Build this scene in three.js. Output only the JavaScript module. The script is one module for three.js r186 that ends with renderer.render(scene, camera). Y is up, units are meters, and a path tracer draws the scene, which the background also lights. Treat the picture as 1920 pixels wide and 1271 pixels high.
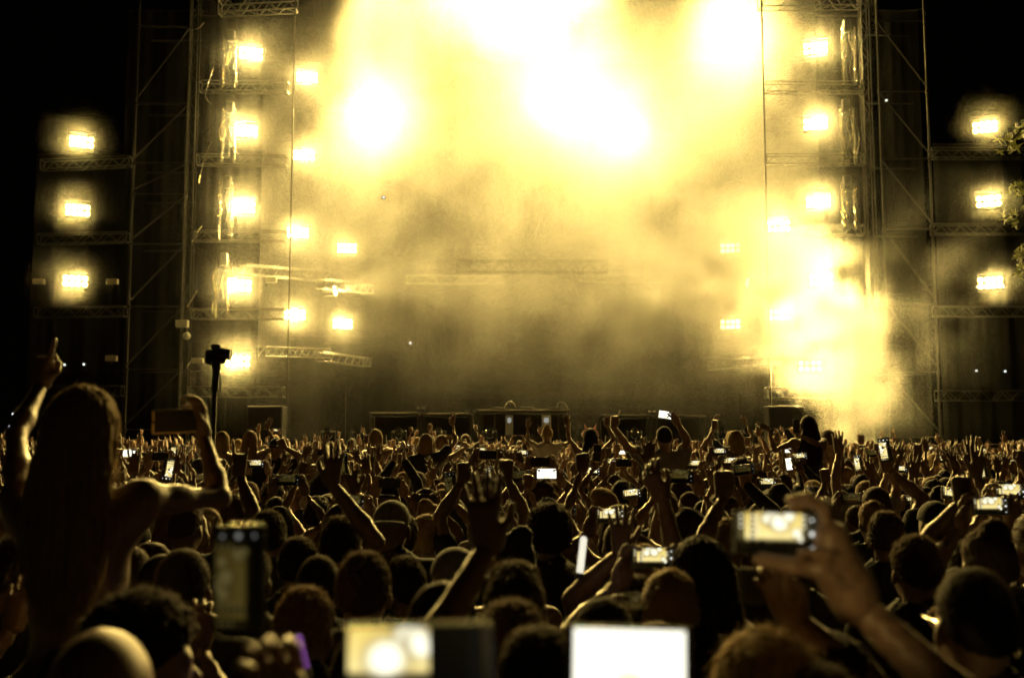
import * as THREE from 'three';
import { ImprovedNoise } from 'three/addons/math/ImprovedNoise.js';
import { RoundedBoxGeometry } from 'three/addons/geometries/RoundedBoxGeometry.js';
import { mergeGeometries } from 'three/addons/utils/BufferGeometryUtils.js';

// ---------- camera, sky, exposure ----------
const scene = new THREE.Scene();
const camera = new THREE.PerspectiveCamera(35, 1920 / 1271, 0.1, 400);
const EYE = 2.09, F = 635.5 / Math.tan(17.5 * Math.PI / 180), PITCH = Math.atan(199.5 / F);
camera.position.set(0, EYE, 0);
camera.rotation.x = PITCH;
camera.focus = 9.5;
camera.userData.fStop = 2.4;
const renderer = new THREE.WebGLRenderer();
renderer.toneMapping = THREE.LinearToneMapping;
renderer.toneMappingExposure = 0.72;
renderer.shadowMap.enabled = true;
{ // a night sky, almost black, a little warmer and brighter near the horizon
  const W = 64, H = 32, d = new Float32Array(W * H * 4);
  for (let y = 0; y < H; y++) for (let x = 0; x < W; x++) {
    const k = 0.00035 + 0.0004 * Math.exp(-Math.max(0, (y + 0.5) / H - 0.5) * 9);
    d.set([k, k * 0.85, k * 0.6, 1], (y * W + x) * 4);
  }
  const sky = new THREE.DataTexture(d, W, H, THREE.RGBAFormat, THREE.FloatType);
  sky.mapping = THREE.EquirectangularReflectionMapping; sky.magFilter = THREE.LinearFilter; sky.needsUpdate = true;
  scene.background = sky; scene.environment = sky;
}
const WARM = new THREE.Color(1, 0.685, 0.18);         // every stage lamp runs the same golden white
const LAMP_CD = 900, WASH = 3.5;

// ---------- helpers ----------
let seed = 11;
const rnd = () => { seed = (seed + 0x6d2b79f5) | 0; let t = Math.imul(seed ^ (seed >>> 15), 1 | seed); t = (t + Math.imul(t ^ (t >>> 7), 61 | t)) ^ t; return ((t ^ (t >>> 14)) >>> 0) / 4294967296; };
const rr = (a, b) => a + (b - a) * rnd(), pick = (a) => a[Math.floor(rnd() * a.length)];
const V = (x, y, z) => new THREE.Vector3(x, y, z);
// the point at distance d in front of the lens plane that the photograph shows at (px, py)
const P = (px, py, d) => { const x = (px - 960) / F, y = (635.5 - py) / F, c = Math.cos(PITCH), s = Math.sin(PITCH), Z = c - y * s; return V(x * d / Z, EYE + (y * c + s) * d / Z, -d); };
const noise = new ImprovedNoise();
const fbm = (x, y, z, n = 4) => { let s = 0, a = 1, t = 0; for (let i = 0; i < n; i++) { s += a * noise.noise(x, y, z); t += a; a *= 0.55; x = x * 2.03 + 7.1; y *= 2.03; z = z * 2.03 + 3.7; } return s / t; };
const used = {};
const numbered = (n) => { used[n] = (used[n] ?? -1) + 1; return used[n] ? n + '_' + String(used[n]).padStart(3, '0') : n; };
const labels = {};
function tag(o, label, category, group, kind) {
  if (label) o.userData.label = label;
  if (category) o.userData.category = category;
  if (group) o.userData.group = group;
  if (kind) o.userData.kind = kind;
  return o;
}
function thing(name, label, category, pos, turn = 0, group) {
  const o = new THREE.Group(); o.name = numbered(name); scene.add(o);
  if (pos) o.position.copy(pos); o.rotation.y = turn;
  return tag(o, label, category, group);
}
function part(name, geometry, material, parent = scene) {
  const m = new THREE.Mesh(geometry, material); m.name = parent === scene ? numbered(name) : name; m.castShadow = m.receiveShadow = true; parent.add(m);
  return m;
}
const std = (color, roughness = 0.7, metalness = 0, more = {}) => new THREE.MeshStandardMaterial({ color: new THREE.Color().setRGB(...(Array.isArray(color) ? color : [color, color, color])), roughness, metalness, ...more });
const UP = V(0, 1, 0);
const unitPipe = (seg) => new THREE.CylinderGeometry(1, 1, 1, seg, 1);
const PIPE6 = unitPipe(6), PIPE10 = unitPipe(10);
function setPipe(m, a, b, r) { const d = b.clone().sub(a), l = d.length(); m.position.copy(a).addScaledVector(d, 0.5); m.quaternion.setFromUnitVectors(UP, d.divideScalar(l)); m.scale.set(r, l, r); return m; }
const pipe = (name, a, b, r, mat, parent, geo = PIPE10) => setPipe(part(name, geo, mat, parent), a, b, r);
const box = (w, h, d, x = 0, y = 0, z = 0) => new THREE.BoxGeometry(w, h, d).translate(x, y, z);
const rbox = (w, h, d, r = 0.01, x = 0, y = 0, z = 0) => new RoundedBoxGeometry(w, h, d, 2, r).translate(x, y, z);

// mottled wear for metal, cloth and concrete
function grain(size, scale, lo, hi, rep = 1) {
  const n = size, d = new Uint8Array(n * n * 4), g = new ImprovedNoise();
  for (let y = 0; y < n; y++) for (let x = 0; x < n; x++) {
    const a = x / n * Math.PI * 2, b = y / n * Math.PI * 2, k = scale / 6.28;
    let v = 0.5 + 0.5 * (g.noise(Math.cos(a) * k + 9, Math.sin(a) * k, Math.cos(b) * k + Math.sin(b) * k * 1.7) + 0.6 * g.noise(Math.cos(a) * k * 3.1, Math.sin(a) * k * 3.1 + 4, Math.sin(b) * k * 3.1 + Math.cos(b) * k * 2)) + (rnd() - 0.5) * 0.25;
    v = Math.round(255 * (lo + (hi - lo) * Math.min(1, Math.max(0, v))));
    d.set([v, v, v, 255], (y * n + x) * 4);
  }
  const t = new THREE.DataTexture(d, n, n); t.magFilter = THREE.LinearFilter; t.wrapS = t.wrapT = THREE.RepeatWrapping; t.repeat.set(rep, rep); t.colorSpace = THREE.SRGBColorSpace; t.needsUpdate = true;
  return t;
}
const WEAR = grain(256, 14, 0.55, 1), CLOTH = grain(256, 40, 0.5, 1, 3);
const ALU = std([0.13, 0.126, 0.118], 0.45, 0.8, { map: WEAR });
const STEEL = std([0.055, 0.053, 0.05], 0.55, 0.6, { map: WEAR });
const BLACK = std(0.02, 0.55, 0, { map: WEAR });
const DRAPE = std(0.012, 0.95, 0, { map: CLOTH, bumpMap: CLOTH, bumpScale: 0.004 });
const RUBBER = std(0.03, 0.8);
const CHROME = std([0.7, 0.68, 0.62], 0.18, 1);
const BULB = new THREE.MeshStandardMaterial({ color: 0, emissive: WARM, emissiveIntensity: 32 });

// ---------- ground ----------
{
  const t = grain(512, 60, 0.6, 1, 120);
  const g = part('ground', new THREE.PlaneGeometry(500, 500).rotateX(-Math.PI / 2), std(0.045, 0.9, 0, { map: t }));
  g.userData.kind = 'structure';
}

// ---------- trusses ----------
// A box truss of four chords with zigzag braces on its front and its underside.
function truss(name, label, a, b, h = 0.42, group, mat = ALU, bay = 0.42, category = 'truss') {
  const t = thing(name, label, category, a, 0, group), dir = b.clone().sub(a), len = dir.length(); dir.divideScalar(len);
  const vert = Math.abs(dir.y) > 0.9, up = vert ? V(1, 0, 0) : V(0, 1, 0), out = dir.clone().cross(up).normalize().multiplyScalar(h / 2); up.multiplyScalar(h / 2);
  const at = (s, u, o) => dir.clone().multiplyScalar(s).addScaledVector(up, u).addScaledVector(out, o);
  for (const [u, o] of [[1, 1], [1, -1], [-1, 1], [-1, -1]]) pipe('chord', at(0, u, o), at(len, u, o), 0.024, mat, t);
  const n = Math.max(2, Math.round(len / bay));
  for (let i = 0; i < n; i++) {
    const s0 = len * i / n, s1 = len * (i + 1) / n, k = i % 2 ? 1 : -1;
    pipe('brace', at(s0, k, 1), at(s1, -k, 1), 0.014, mat, t, PIPE6);
    pipe('brace', at(s0, -1, k), at(s1, -1, -k), 0.014, mat, t, PIPE6);
    pipe('brace', at(s0, k, -1), at(s1, -k, -1), 0.014, mat, t, PIPE6);
  }
  for (const s of [0, len]) for (const u of [1, -1]) pipe('end_frame', at(s, u, 1), at(s, u, -1), 0.02, mat, t, PIPE6);
  for (const s of [0, len]) for (const o of [1, -1]) pipe('end_frame', at(s, 1, o), at(s, -1, o), 0.02, mat, t, PIPE6);
  return t;
}

// ---------- lamps on the towers ----------
const fixtures = [], haloSpots = [];
const bulbGeo = new THREE.SphereGeometry(0.112, 14, 8, 0, 6.284, 0, 1.2).rotateX(Math.PI / 2).scale(1, 1, 0.5).translate(0, 0, -0.04);
const rimGeo = new THREE.TorusGeometry(0.118, 0.014, 6, 18);
function makeBlinder() {
  const t = new THREE.Group();
  part('housing', rbox(1.0, 0.56, 0.24, 0.03, 0, 0, -0.16), BLACK, t);
  for (const x of [-0.375, -0.125, 0.125, 0.375]) for (const y of [-0.13, 0.13]) {
    const r = part('rim', rimGeo, CHROME, t); r.position.set(x, y, -0.03);
    const b = part('bulb', bulbGeo, BULB, t); b.position.set(x, y, 0);
  }
  for (const s of [-1, 1]) part('yoke', rbox(0.04, 0.6, 0.06, 0.01, s * 0.545, 0.16, -0.16), STEEL, t);
  part('yoke', rbox(1.13, 0.05, 0.07, 0.01, 0, 0.48, -0.16), STEEL, t);
  part('clamp', rbox(0.09, 0.16, 0.1, 0.02, 0, 0.58, -0.16), STEEL, t);
  for (const s of [-1, 1]) { const f = part('barn_door', rbox(0.98, 0.015, 0.2, 0.004), BLACK, t); f.position.set(0, s * 0.33, 0.05); f.rotation.x = s * 0.5; }
  return t;
}
const blinder0 = makeBlinder();
function blinder(px, py, d, label, cd = LAMP_CD, halo = 1, aim) {
  const p = P(px, py, d), t = blinder0.clone(); t.name = numbered('blinder_light'); scene.add(t);
  t.position.copy(p); t.lookAt(0, p.y * 0.5 + 1, 0);
  tag(t, label, 'stage light', 'audience blinder lights on the towers');
  const l = new THREE.SpotLight(WARM, cd, 0, 1.3, 1); l.name = 'blinder_light'; l.shadow.radius = 14; l.castShadow = true; l.position.copy(p).add(V(0, 0, 0.14)); l.target.position.copy(aim ?? V(p.x * 0.5, 1.5, -8)); scene.add(l, l.target);
  fixtures.push(p); if (halo) haloSpots.push([p.clone().add(V(0, 0, 0.4)), halo]);
  return t;
}
const ord = ['topmost', 'second from the top', 'third from the top', 'fourth from the top', 'lowest'];
[[470, 100], [460, 245], [455, 388], [448, 535], [445, 677]].forEach(([x, y], i) => blinder(x, y, 44, 'glaring lamp cluster on the left inner tower, ' + ord[i] + ' of its five', i === 4 ? 700 : LAMP_CD, i === 4 ? 1.5 : 1));
[[575, 145], [570, 291], [558, 436], [552, 590]].forEach(([x, y], i) => blinder(x, y, 49, 'glaring lamp cluster right beside the left inner tower, ' + ['topmost', 'second', 'third', 'lowest'][i] + ' of its four', 700, 1.1));
[[650, 465], [642, 607]].forEach(([x, y], i) => blinder(x, y, 54, (i ? 'lower' : 'upper') + ' of two lamp clusters deepest in the stage, left of the haze', 650, 0.9));
[[1370, 465], [1370, 608]].forEach(([x, y], i) => blinder(x, y, 54, (i ? 'lower' : 'upper') + ' of two lamp clusters deepest in the stage, right of the haze', 650, 0.9));
[[1530, 90], [1530, 232], [1535, 378]].forEach(([x, y], i) => blinder(x, y, 44, 'glaring lamp cluster on the right inner tower, ' + ['topmost', 'middle', 'lowest'][i] + ' of the three in clear view', 800, 1.2));
[[1460, 424], [1462, 590], [1540, 525], [1520, 686]].forEach(([x, y], i) => blinder(x, y, i > 1 ? 46 : 45.4, ['lamp cluster at the end of the truss just above the smoke plume', 'lamp cluster veiled by the left flank of the smoke plume', 'lamp cluster hidden in the thick upper smoke plume', 'lamp cluster burning through the lower smoke plume'][i], [700, 1300, 3300, 2900][i], i > 1 ? 0 : 0.8, [undefined, P(1540, 560, 41), P(1600, 570, 40), P(1605, 740, 41)][i]));
[[152, 266], [145, 394], [140, 527]].forEach(([x, y], i) => blinder(x, y, 45, ['upper', 'middle', 'lower'][i] + ' lamp cluster of the far left outer tower', 520, 1.3));
[[1848, 238], [1855, 377], [1858, 530]].forEach(([x, y], i) => blinder(x, y, 45, ['upper', 'middle', 'lower'][i] + ' lamp cluster of the far right outer tower', 520, 1.3));

[[700, 225, 4800, 'left smoke column'], [1050, 190, 6200, 'white centre of the smoke, upper left'], [1165, 250, 4000, 'white centre of the smoke, lower right'], [960, 45, 4200, 'white smoke at the top edge, middle'], [1375, 85, 4600, 'right smoke column']].forEach(([x, y, cd, w]) => blinder(x, y, 51, 'lamp cluster drowned in the ' + w, cd, 0, P(x, y, 30)));
// ---------- wash lamps placed to light smoke, haze and crowd, most above the picture ----------
function beamLight(px, py, d, tx, ty, td, cd, angle, label) {
  const p = P(px, py, d), q = P(tx, ty, td), t = thing('wash_light', label, 'stage light', p); t.lookAt(q);
  part('housing', new THREE.CylinderGeometry(0.26, 0.2, 0.55, 20).rotateX(Math.PI / 2).translate(0, 0, -0.3), BLACK, t);
  part('lens', new THREE.CylinderGeometry(0.24, 0.24, 0.02, 24).rotateX(Math.PI / 2), BULB, t);
  for (const s of [-1, 1]) part('yoke', rbox(0.04, 0.5, 0.05, 0.01, s * 0.31, 0.2, -0.3), STEEL, t);
  const l = new THREE.SpotLight(WARM, cd * WASH, 0, angle, 1); l.name = 'wash_light'; l.shadow.radius = 11; l.castShadow = true;
  l.position.copy(p).addScaledVector(q.clone().sub(p).normalize(), 0.06); l.target.position.copy(q); scene.add(l, l.target);
}
beamLight(1070, -190, 52, 1060, 220, 46.8, 10500, 0.36, 'wash lamp under the roof pouring light into the centre smoke');
beamLight(860, -200, 52, 850, 60, 47, 5500, 0.36, 'wash lamp under the roof between the left column and the centre smoke');
beamLight(1140, -170, 54, 1100, 900, 24, 1000, 0.4, 'wash lamp under the roof aimed over the crowd, right of the middle');  // crowd lamp added to brighten the rims of heads and arms
beamLight(880, -170, 54, 900, 900, 24, 1000, 0.4, 'wash lamp under the roof aimed over the crowd, left of the middle');  // its left twin, added for the same crowd rims
beamLight(700, -200, 52, 708, 230, 47, 11500, 0.25, 'wash lamp under the roof above the left smoke column');
beamLight(1370, -200, 52, 1385, 150, 46, 9500, 0.27, 'wash lamp under the roof above the right smoke column');
beamLight(1000, -170, 57, 1000, 620, 51, 1900, 0.9, 'broad wash lamp at the back of the roof');
beamLight(628, 545, 52, 1040, 470, 50, 1500, 0.5, 'side lamp left in the stage shining across the haze');  // edge-on lamp added to lift the dim middle haze
beamLight(1402, 530, 52, 1000, 500, 50, 1500, 0.5, 'side lamp right in the stage shining across the haze');  // opposite lamp, likewise added to brighten the haze
// ---------- stage ----------
const DECK = 2.02;
{
  const t = thing('stage', 'wide black stage deck behind the crowd', 'stage', V(0, 0, -50)); t.userData.kind = 'structure';
  part('deck', box(34, 0.18, 18, 0, DECK - 0.09, 0), std(0.03, 0.5, 0, { map: WEAR }), t);
  part('skirt', box(33.6, DECK - 0.18, 0.1, 0, (DECK - 0.18) / 2, 8.8), DRAPE, t);
  pipe('edge_rail', V(-17, DECK + 0.03, 9.03), V(17, DECK + 0.03, 9.03), 0.045, ALU, t);
  for (let i = 0; i < 12; i++) part('deck_panel', rbox(2.7, 0.03, 2.2, 0.01, -15.4 + i * 2.8, DECK + 0.016, 7.7), std(0.03 + 0.008 * (i % 3), 0.35, 0, { map: WEAR }), t);
  const b = thing('backdrop', 'black cloth hung across the back of the stage', 'backdrop', V(0, 0, -60)); b.userData.kind = 'structure';
  const n = 140, g = new THREE.PlaneGeometry(40, 24, n, 1); const p = g.attributes.position;
  for (let i = 0; i < p.count; i++) p.setZ(i, 0.07 * Math.sin(p.getX(i) * 3.1) + 0.03 * Math.sin(p.getX(i) * 7.7));
  g.computeVertexNormals(); part('cloth', g.translate(0, 12, 0), std(0.006, 0.95, 0, { side: THREE.DoubleSide, map: CLOTH }), b);
}
// table-like risers of square tube, top plate and legs
function riser(px0, px1, pyTop, d, label, extra) {
  const a = P(px0, pyTop, d), b = P(px1, pyTop, d), w = b.x - a.x, h = a.y - DECK, t = thing('platform', label, 'platform', V((a.x + b.x) / 2, DECK, -d));
  part('top_plate', rbox(w, 0.11, 1.2, 0.02, 0, h - 0.055, 0), ALU, t);
  for (const x of [-w / 2 + 0.06, w / 2 - 0.06]) for (const z of [0.54, -0.54]) part('leg', rbox(0.08, h - 0.11, 0.08, 0.01, x, (h - 0.11) / 2, z), ALU, t);
  for (const z of [0.54, -0.54]) part('cross_bar', rbox(w - 0.2, 0.05, 0.05, 0.01, 0, 0.16, z), STEEL, t);
  part('back_panel', box(w - 0.24, h - 0.36, 0.02, 0, h / 2, -0.5), BLACK, t);
  if (extra) extra(t, w, h);
  return t;
}
riser(695, 787, 774, 47, 'left outer riser table of pale square tube, farthest left of the booth');
riser(791, 885, 775, 47, 'riser table of pale square tube just left of the booth');
riser(1123, 1219, 778, 47, 'riser table of pale square tube just right of the booth');
riser(1226, 1320, 779, 47, 'right outer riser table of pale square tube, farthest right of the booth');
{
  const lit = std([0.75, 0.78, 0.74], 0.5), d = 46;
  const t = riser(897, 1068, 769, d, 'booth table of metal legs with pale panels under its top', (t, w, h) => {
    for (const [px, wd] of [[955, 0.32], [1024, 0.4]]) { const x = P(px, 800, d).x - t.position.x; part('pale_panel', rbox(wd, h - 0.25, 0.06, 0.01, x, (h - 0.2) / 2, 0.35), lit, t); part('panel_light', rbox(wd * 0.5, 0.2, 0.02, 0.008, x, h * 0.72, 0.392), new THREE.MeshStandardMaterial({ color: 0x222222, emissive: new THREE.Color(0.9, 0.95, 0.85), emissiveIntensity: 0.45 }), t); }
    for (const px of [905, 928, 1046]) { const x = P(px, 800, d).x - t.position.x; part('leg', rbox(0.07, h - 0.12, 0.07, 0.01, x, (h - 0.12) / 2, 0.5), ALU, t); }
  });
  const top = P(960, 769, d).y;
  const gear = (px, name, label, cat, build) => { const g = thing(name, label, cat, V(P(px, 769, d).x, top, -d + 0.15)); build(g); };
  const deck = (g) => { part('body', rbox(0.62, 0.1, 0.4, 0.015, 0, 0.05, 0), BLACK, g); part('platter', new THREE.CylinderGeometry(0.15, 0.15, 0.025, 24).translate(0, 0.1125, 0), CHROME, g); part('arm', rbox(0.02, 0.02, 0.2, 0.005, 0.24, 0.12, 0), CHROME, g); };
  gear(934, 'turntable', 'turntable on the left end of the booth table', 'turntable', deck);
  gear(1040, 'turntable', 'turntable on the right end of the booth table', 'turntable', deck);
  gear(987, 'mixer', 'black mixer in the middle of the booth table', 'mixer', (g) => { part('body', rbox(0.55, 0.12, 0.42, 0.015, 0, 0.06, 0), BLACK, g); for (let i = 0; i < 10; i++) { const k = part('knob', new THREE.CylinderGeometry(0.018, 0.02, 0.03, 8), CHROME, g); k.position.set(-0.22 + 0.11 * (i % 5), 0.135, i < 5 ? 0.08 : -0.08); } });
  gear(957, 'lamp_arm', 'bent desk lamp arm standing on the left of the booth table', 'lamp', (g) => { const c = new THREE.CatmullRomCurve3([V(-0.25, 0, 0), V(-0.2, 0.25, 0), V(-0.02, 0.38, 0), V(0.14, 0.3, 0), V(0.22, 0.12, 0)]); part('arm', new THREE.TubeGeometry(c, 20, 0.02, 6), CHROME, g); part('base', new THREE.CylinderGeometry(0.08, 0.09, 0.03, 14).translate(-0.25, 0.015, 0), BLACK, g); });
  gear(1055, 'lamp_arm', 'bent desk lamp arm standing on the right of the booth table', 'lamp', (g) => { const c = new THREE.CatmullRomCurve3([V(-0.25, 0.05, 0), V(-0.2, 0.3, 0), V(-0.02, 0.35, 0), V(0.14, 0.24, 0), V(0.24, 0, 0)]); part('arm', new THREE.TubeGeometry(c, 20, 0.018, 6), CHROME, g); part('base', new THREE.CylinderGeometry(0.08, 0.09, 0.03, 14).translate(0.24, 0.015, 0), BLACK, g); });
  const sp = (px, py, label) => { const g = thing('flood_light', label, 'stage light', P(px, py, 46.6)); part('body', rbox(0.42, 0.16, 0.2, 0.02, 0, 0, 0), BLACK, g); part('hood', rbox(0.46, 0.03, 0.24, 0.01, 0, 0.1, 0.02), STEEL, g); part('stand', rbox(0.04, 0.1, 0.04, 0.008, 0, -0.12, 0), STEEL, g); for (const s of [-1, 1]) part('lamp_face', rbox(0.14, 0.06, 0.02, 0.006, s * 0.1, 0.01, 0.11), std(0.8, 0.2), g); };
  sp(789, 766, 'small flood lamp on the left risers, where the two meet'); sp(884, 771, 'small flood lamp at the end of the left risers beside the booth');
  sp(1222, 772, 'small flood lamp on the right risers, where the two meet');
}
// moving heads along the stage edge
{
  const head = new THREE.Group();
  part('base', rbox(0.5, 0.18, 0.4, 0.03, 0, 0.09, 0), BLACK, head);
  for (const s of [-1, 1]) part('yoke', rbox(0.07, 0.46, 0.2, 0.03, s * 0.26, 0.38, 0), BLACK, head);
  part('lamp_head', new THREE.SphereGeometry(0.2, 20, 14).scale(1, 1.05, 1.2).translate(0, 0.5, 0), std(0.03, 0.25, 0.2), head);
  part('lens', new THREE.CylinderGeometry(0.13, 0.13, 0.06, 20).rotateX(1.1).translate(0, 0.63, 0.16), CHROME, head);
  const where = [[615, 'under the left inner tower'], [671, 'left of the long-haired girl'], [748, 'right of the long-haired girl'], [822, 'between the left risers'], [918, 'left of the booth'], [1190, 'under the right risers, nearer the booth'], [1245, 'under the middle of the right risers'], [1352, 'right of the right risers'], [1400, 'under the right inner tower']];
  for (const [px, w] of where) { const h = head.clone(); h.name = numbered('moving_head_light'); scene.add(h); h.position.copy(P(px, 800, 42.6)).setY(DECK + 0.03); tag(h, 'round black moving lamp on the stage edge ' + w, 'stage light', 'moving lamps along the stage edge'); }
}
{
  const w0 = new THREE.Group(), sh = new THREE.Shape([[-0.3, 0], [0.3, 0], [0.3, 0.12], [-0.18, 0.42], [-0.3, 0.42]].map(([a, b]) => new THREE.Vector2(a, b)));
  part('cabinet', new THREE.ExtrudeGeometry(sh, { depth: 0.6, bevelEnabled: true, bevelSize: 0.015, bevelThickness: 0.015, bevelSegments: 2 }).translate(0, 0, -0.3).rotateY(Math.PI / 2), BLACK, w0); part('handle', rbox(0.02, 0.04, 0.16, 0.008, 0.325, 0.16, 0), STEEL, w0);
  for (const [px, w] of [[710, 'left of the left risers'], [868, 'below the left risers near the booth'], [962, 'before the left half of the booth'], [1012, 'before the right half of the booth'], [1150, 'below the right risers near the booth'], [1300, 'below the right end of the right risers']]) { const o = w0.clone(); o.name = numbered('floor_monitor'); scene.add(o); o.position.copy(P(px, 820, 41.8)).setY(DECK + 0.032); tag(o, 'black wedge speaker on the stage edge ' + w, 'speaker', 'wedge speakers along the stage edge'); }
}
// ---------- towers ----------
const rowWords = ['topmost', 'second from the top', 'third from the top', 'fourth from the top', 'lowest'];
const lineTruss = (name, label, x0, y0, x1, y1, d, d1 = d, h = 0.42, g) => truss(name, label, P(x0, y0, d), P(x1, y1, d1), h, g);
[[163, 164], [300, 302], [443, 443], [589, 589], [735, 735]].forEach(([a, b], i) => lineTruss('cross_truss', 'short level truss across the left inner tower, ' + rowWords[i] + ' of its five', 375 - i * 5, a, 540 - i * 2, b, 44.4));
[[310, 303], [449, 445], [586, 584], [733, 733]].forEach(([a, b], i) => lineTruss('cross_truss', 'level truss of the far left outer tower, ' + ['topmost', 'second', 'third', 'lowest'][i] + ' of four', 78 - i * 6, a, 244 - i * 5, b, 45.4));
[[288, 288], [430, 430], [584, 584], [742, 742]].forEach(([a, b], i) => lineTruss('cross_truss', 'level truss of the far right outer tower, ' + ['topmost', 'second', 'third', 'lowest'][i] + ' of four', 1745 + i * 4, a, 1935, b, 45.4));
[[164, 164], [300, 300], [432, 432], [737, 737]].forEach(([a, b], i) => lineTruss('cross_truss', 'level truss across the right inner tower, ' + ['topmost', 'second', 'third', 'lowest'][i] + ' of four', 1436, a, 1618, b, 44.4));
// angled trusses that run back into the stage
lineTruss('angled_truss', 'truss angling back into the stage from the left tower, upper of the near pair', 455, 505, 612, 519, 45.2, 49);
lineTruss('angled_truss', 'truss angling back into the stage from the left tower, lower of the near pair', 490, 659, 612, 663, 45.2, 49);
lineTruss('angled_truss', 'upper truss deep inside the stage at the left', 600, 531, 692, 543, 49.5, 55);
lineTruss('angled_truss', 'lower truss deep inside the stage at the left', 598, 668, 688, 680, 49.5, 55);
lineTruss('angled_truss', 'truss angling back into the stage from the right tower', 1473, 662, 1400, 664, 45.6, 49);
lineTruss('angled_truss', 'truss deep inside the stage at the right, beside the smoke plume', 1465, 671, 1336, 686, 47, 54);
lineTruss('hung_truss', 'pale level truss hanging in the haze over the centre of the stage', 856, 500, 1138, 501, 49, 49, 0.52);
lineTruss('hung_truss', 'faint truss in the haze left of and behind the centre truss', 762, 524, 940, 525, 55);
lineTruss('hung_truss', 'faint truss in the haze right of and behind the centre truss', 1085, 521, 1262, 522, 55);
lineTruss('roof_truss', 'roof truss end over the left inner tower at the top edge', 412, 16, 556, 8, 44.4, 44.4, 0.55);
lineTruss('roof_truss', 'roof truss end over the right inner tower at the top edge', 1424, 4, 1612, 2, 44.4, 44.4, 0.55);
// masts
const mast = (label, x0, y0, x1, y1, d) => { const a = P(x0, y0, d), b = P(x1, y1, d); b.x = (a.x + b.x) / 2; a.x = b.x; a.y = 0.02; return truss('mast', label, a, b, 0.34, undefined, STEEL, 0.6, 'mast'); };
mast('tall lattice mast at the outer side of the left inner tower', 342, 700, 371, -40, 44.2);
mast('tall lattice mast at the outer side of the right inner tower', 1636, 700, 1624, -40, 44.2);
const post = (label, px, d, pyTop, r = 0.05, mat = STEEL) => { const top = P(px, pyTop, d), a = V(P(px, 400, d).x, 0.02, -d); top.x = a.x; const t = thing('tower_post', label, 'post', a); pipe('tube', V(0, 0.03, 0), V(0, top.y, 0), r, mat, t); part('foot_plate', rbox(0.3, 0.03, 0.3, 0.008, 0, 0.015, 0), STEEL, t); for (let y = 2; y < top.y; y += 3) part('coupler', rbox(r * 2.6, 0.12, r * 2.6, 0.02, 0, y, 0), STEEL, t); return t; };
post('upright tube at the inner edge of the left inner tower', 545, 44, -40, 0.03);
post('upright tube at the inner edge of the right inner tower', 1438, 44, -40, 0.035);
post('slim upright tube on the stage left of the risers', 652, 45, 735, 0.03);
post('slim upright tube on the stage under the smoke plume', 1382, 45, 740, 0.03);
post('upright tube at the inner edge of the far right outer tower', 1748, 45, 215, 0.045);
// scaffold bays beside the towers
function scaffold(label, xs, ys, d, dir) {
  const t = thing('scaffold', label, 'scaffold', V(0, 0, -d)), loc = (px, py, dz = 0) => { const p = P(px, py, d + dz); p.z = -dz; return p; };
  for (const dz of [0, 1.6]) for (const [xa, xb] of xs) { const a = loc(xa, 60, dz), b = loc(xb, 800, dz); a.y = P(xa, -40, d).y; b.x = a.x = (a.x + b.x) / 2; b.y = 0; pipe('upright', b, a, 0.045, STEEL, t); }
  const X = xs.map(([a, b]) => (loc(a, 60).x + loc(b, 800).x) / 2);
  ys.forEach((y, i) => {
    const h = loc(900, y).y; pipe('ledger', V(X[0], h, 0.06), V(X[1], h, 0.06), 0.035, STEEL, t); pipe('ledger', V(X[0], h, -1.6), V(X[1], h, -1.6), 0.035, STEEL, t);
    if (i) { const h0 = loc(900, ys[i - 1]).y; pipe('diagonal', V(X[dir > 0 ? 0 : 1], h + 0.15, 0.12), V(X[dir > 0 ? 1 : 0], h0 - 0.1, 0.12), 0.035, STEEL, t); }
    for (const x of X) part('coupler', rbox(0.13, 0.15, 0.13, 0.02, x, h, 0.03), STEEL, t);
  });
  return t;
}
scaffold('scaffold bay with long diagonals left of the left inner tower', [[256, 236], [352, 338]], [50, 195, 306, 365, 458, 575, 693, 806], 44.8, 1);
scaffold('dark scaffold bay right of the right inner tower', [[1652, 1664], [1750, 1748]], [40, 172, 298, 430, 570, 697, 820], 45, -1);
// black cloth behind the towers
const scrim = (label, x0, x1, y0, y1, d) => { const a = P(x0, y0, d), b = P(x1, y1, d), w = b.x - a.x, h = a.y - b.y, g = new THREE.PlaneGeometry(w, h, Math.ceil(w * 8), 1), p = g.attributes.position; for (let i = 0; i < p.count; i++) p.setZ(i, 0.06 * Math.sin(p.getX(i) * 5 + x0) + 0.03 * Math.sin(p.getX(i) * 13)); g.computeVertexNormals(); const t = thing('scrim', label, 'cloth', V((a.x + b.x) / 2, (a.y + b.y) / 2, -d)); part('cloth', g, std(0.015, 0.95, 0, { side: THREE.DoubleSide, map: CLOTH }), t); pipe('hem_bar', V(-w / 2, h / 2, 0), V(w / 2, h / 2, 0), 0.03, STEEL, t); };
scrim('black cloth behind the left scaffold bay', 240, 356, 20, 836, 47);
scrim('black cloth behind the right scaffold bay', 1642, 1752, 20, 836, 47);
scrim('black cloth behind the lamps of the left inner tower', 362, 478, 30, 836, 46.4);
scrim('black cloth behind the lamps of the right inner tower', 1528, 1640, 30, 836, 46.4);
scrim('black cloth behind the far left outer tower', 70, 244, 290, 836, 47.6);
scrim('black cloth behind the far right outer tower', 1750, 1940, 270, 836, 47.6);
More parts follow.
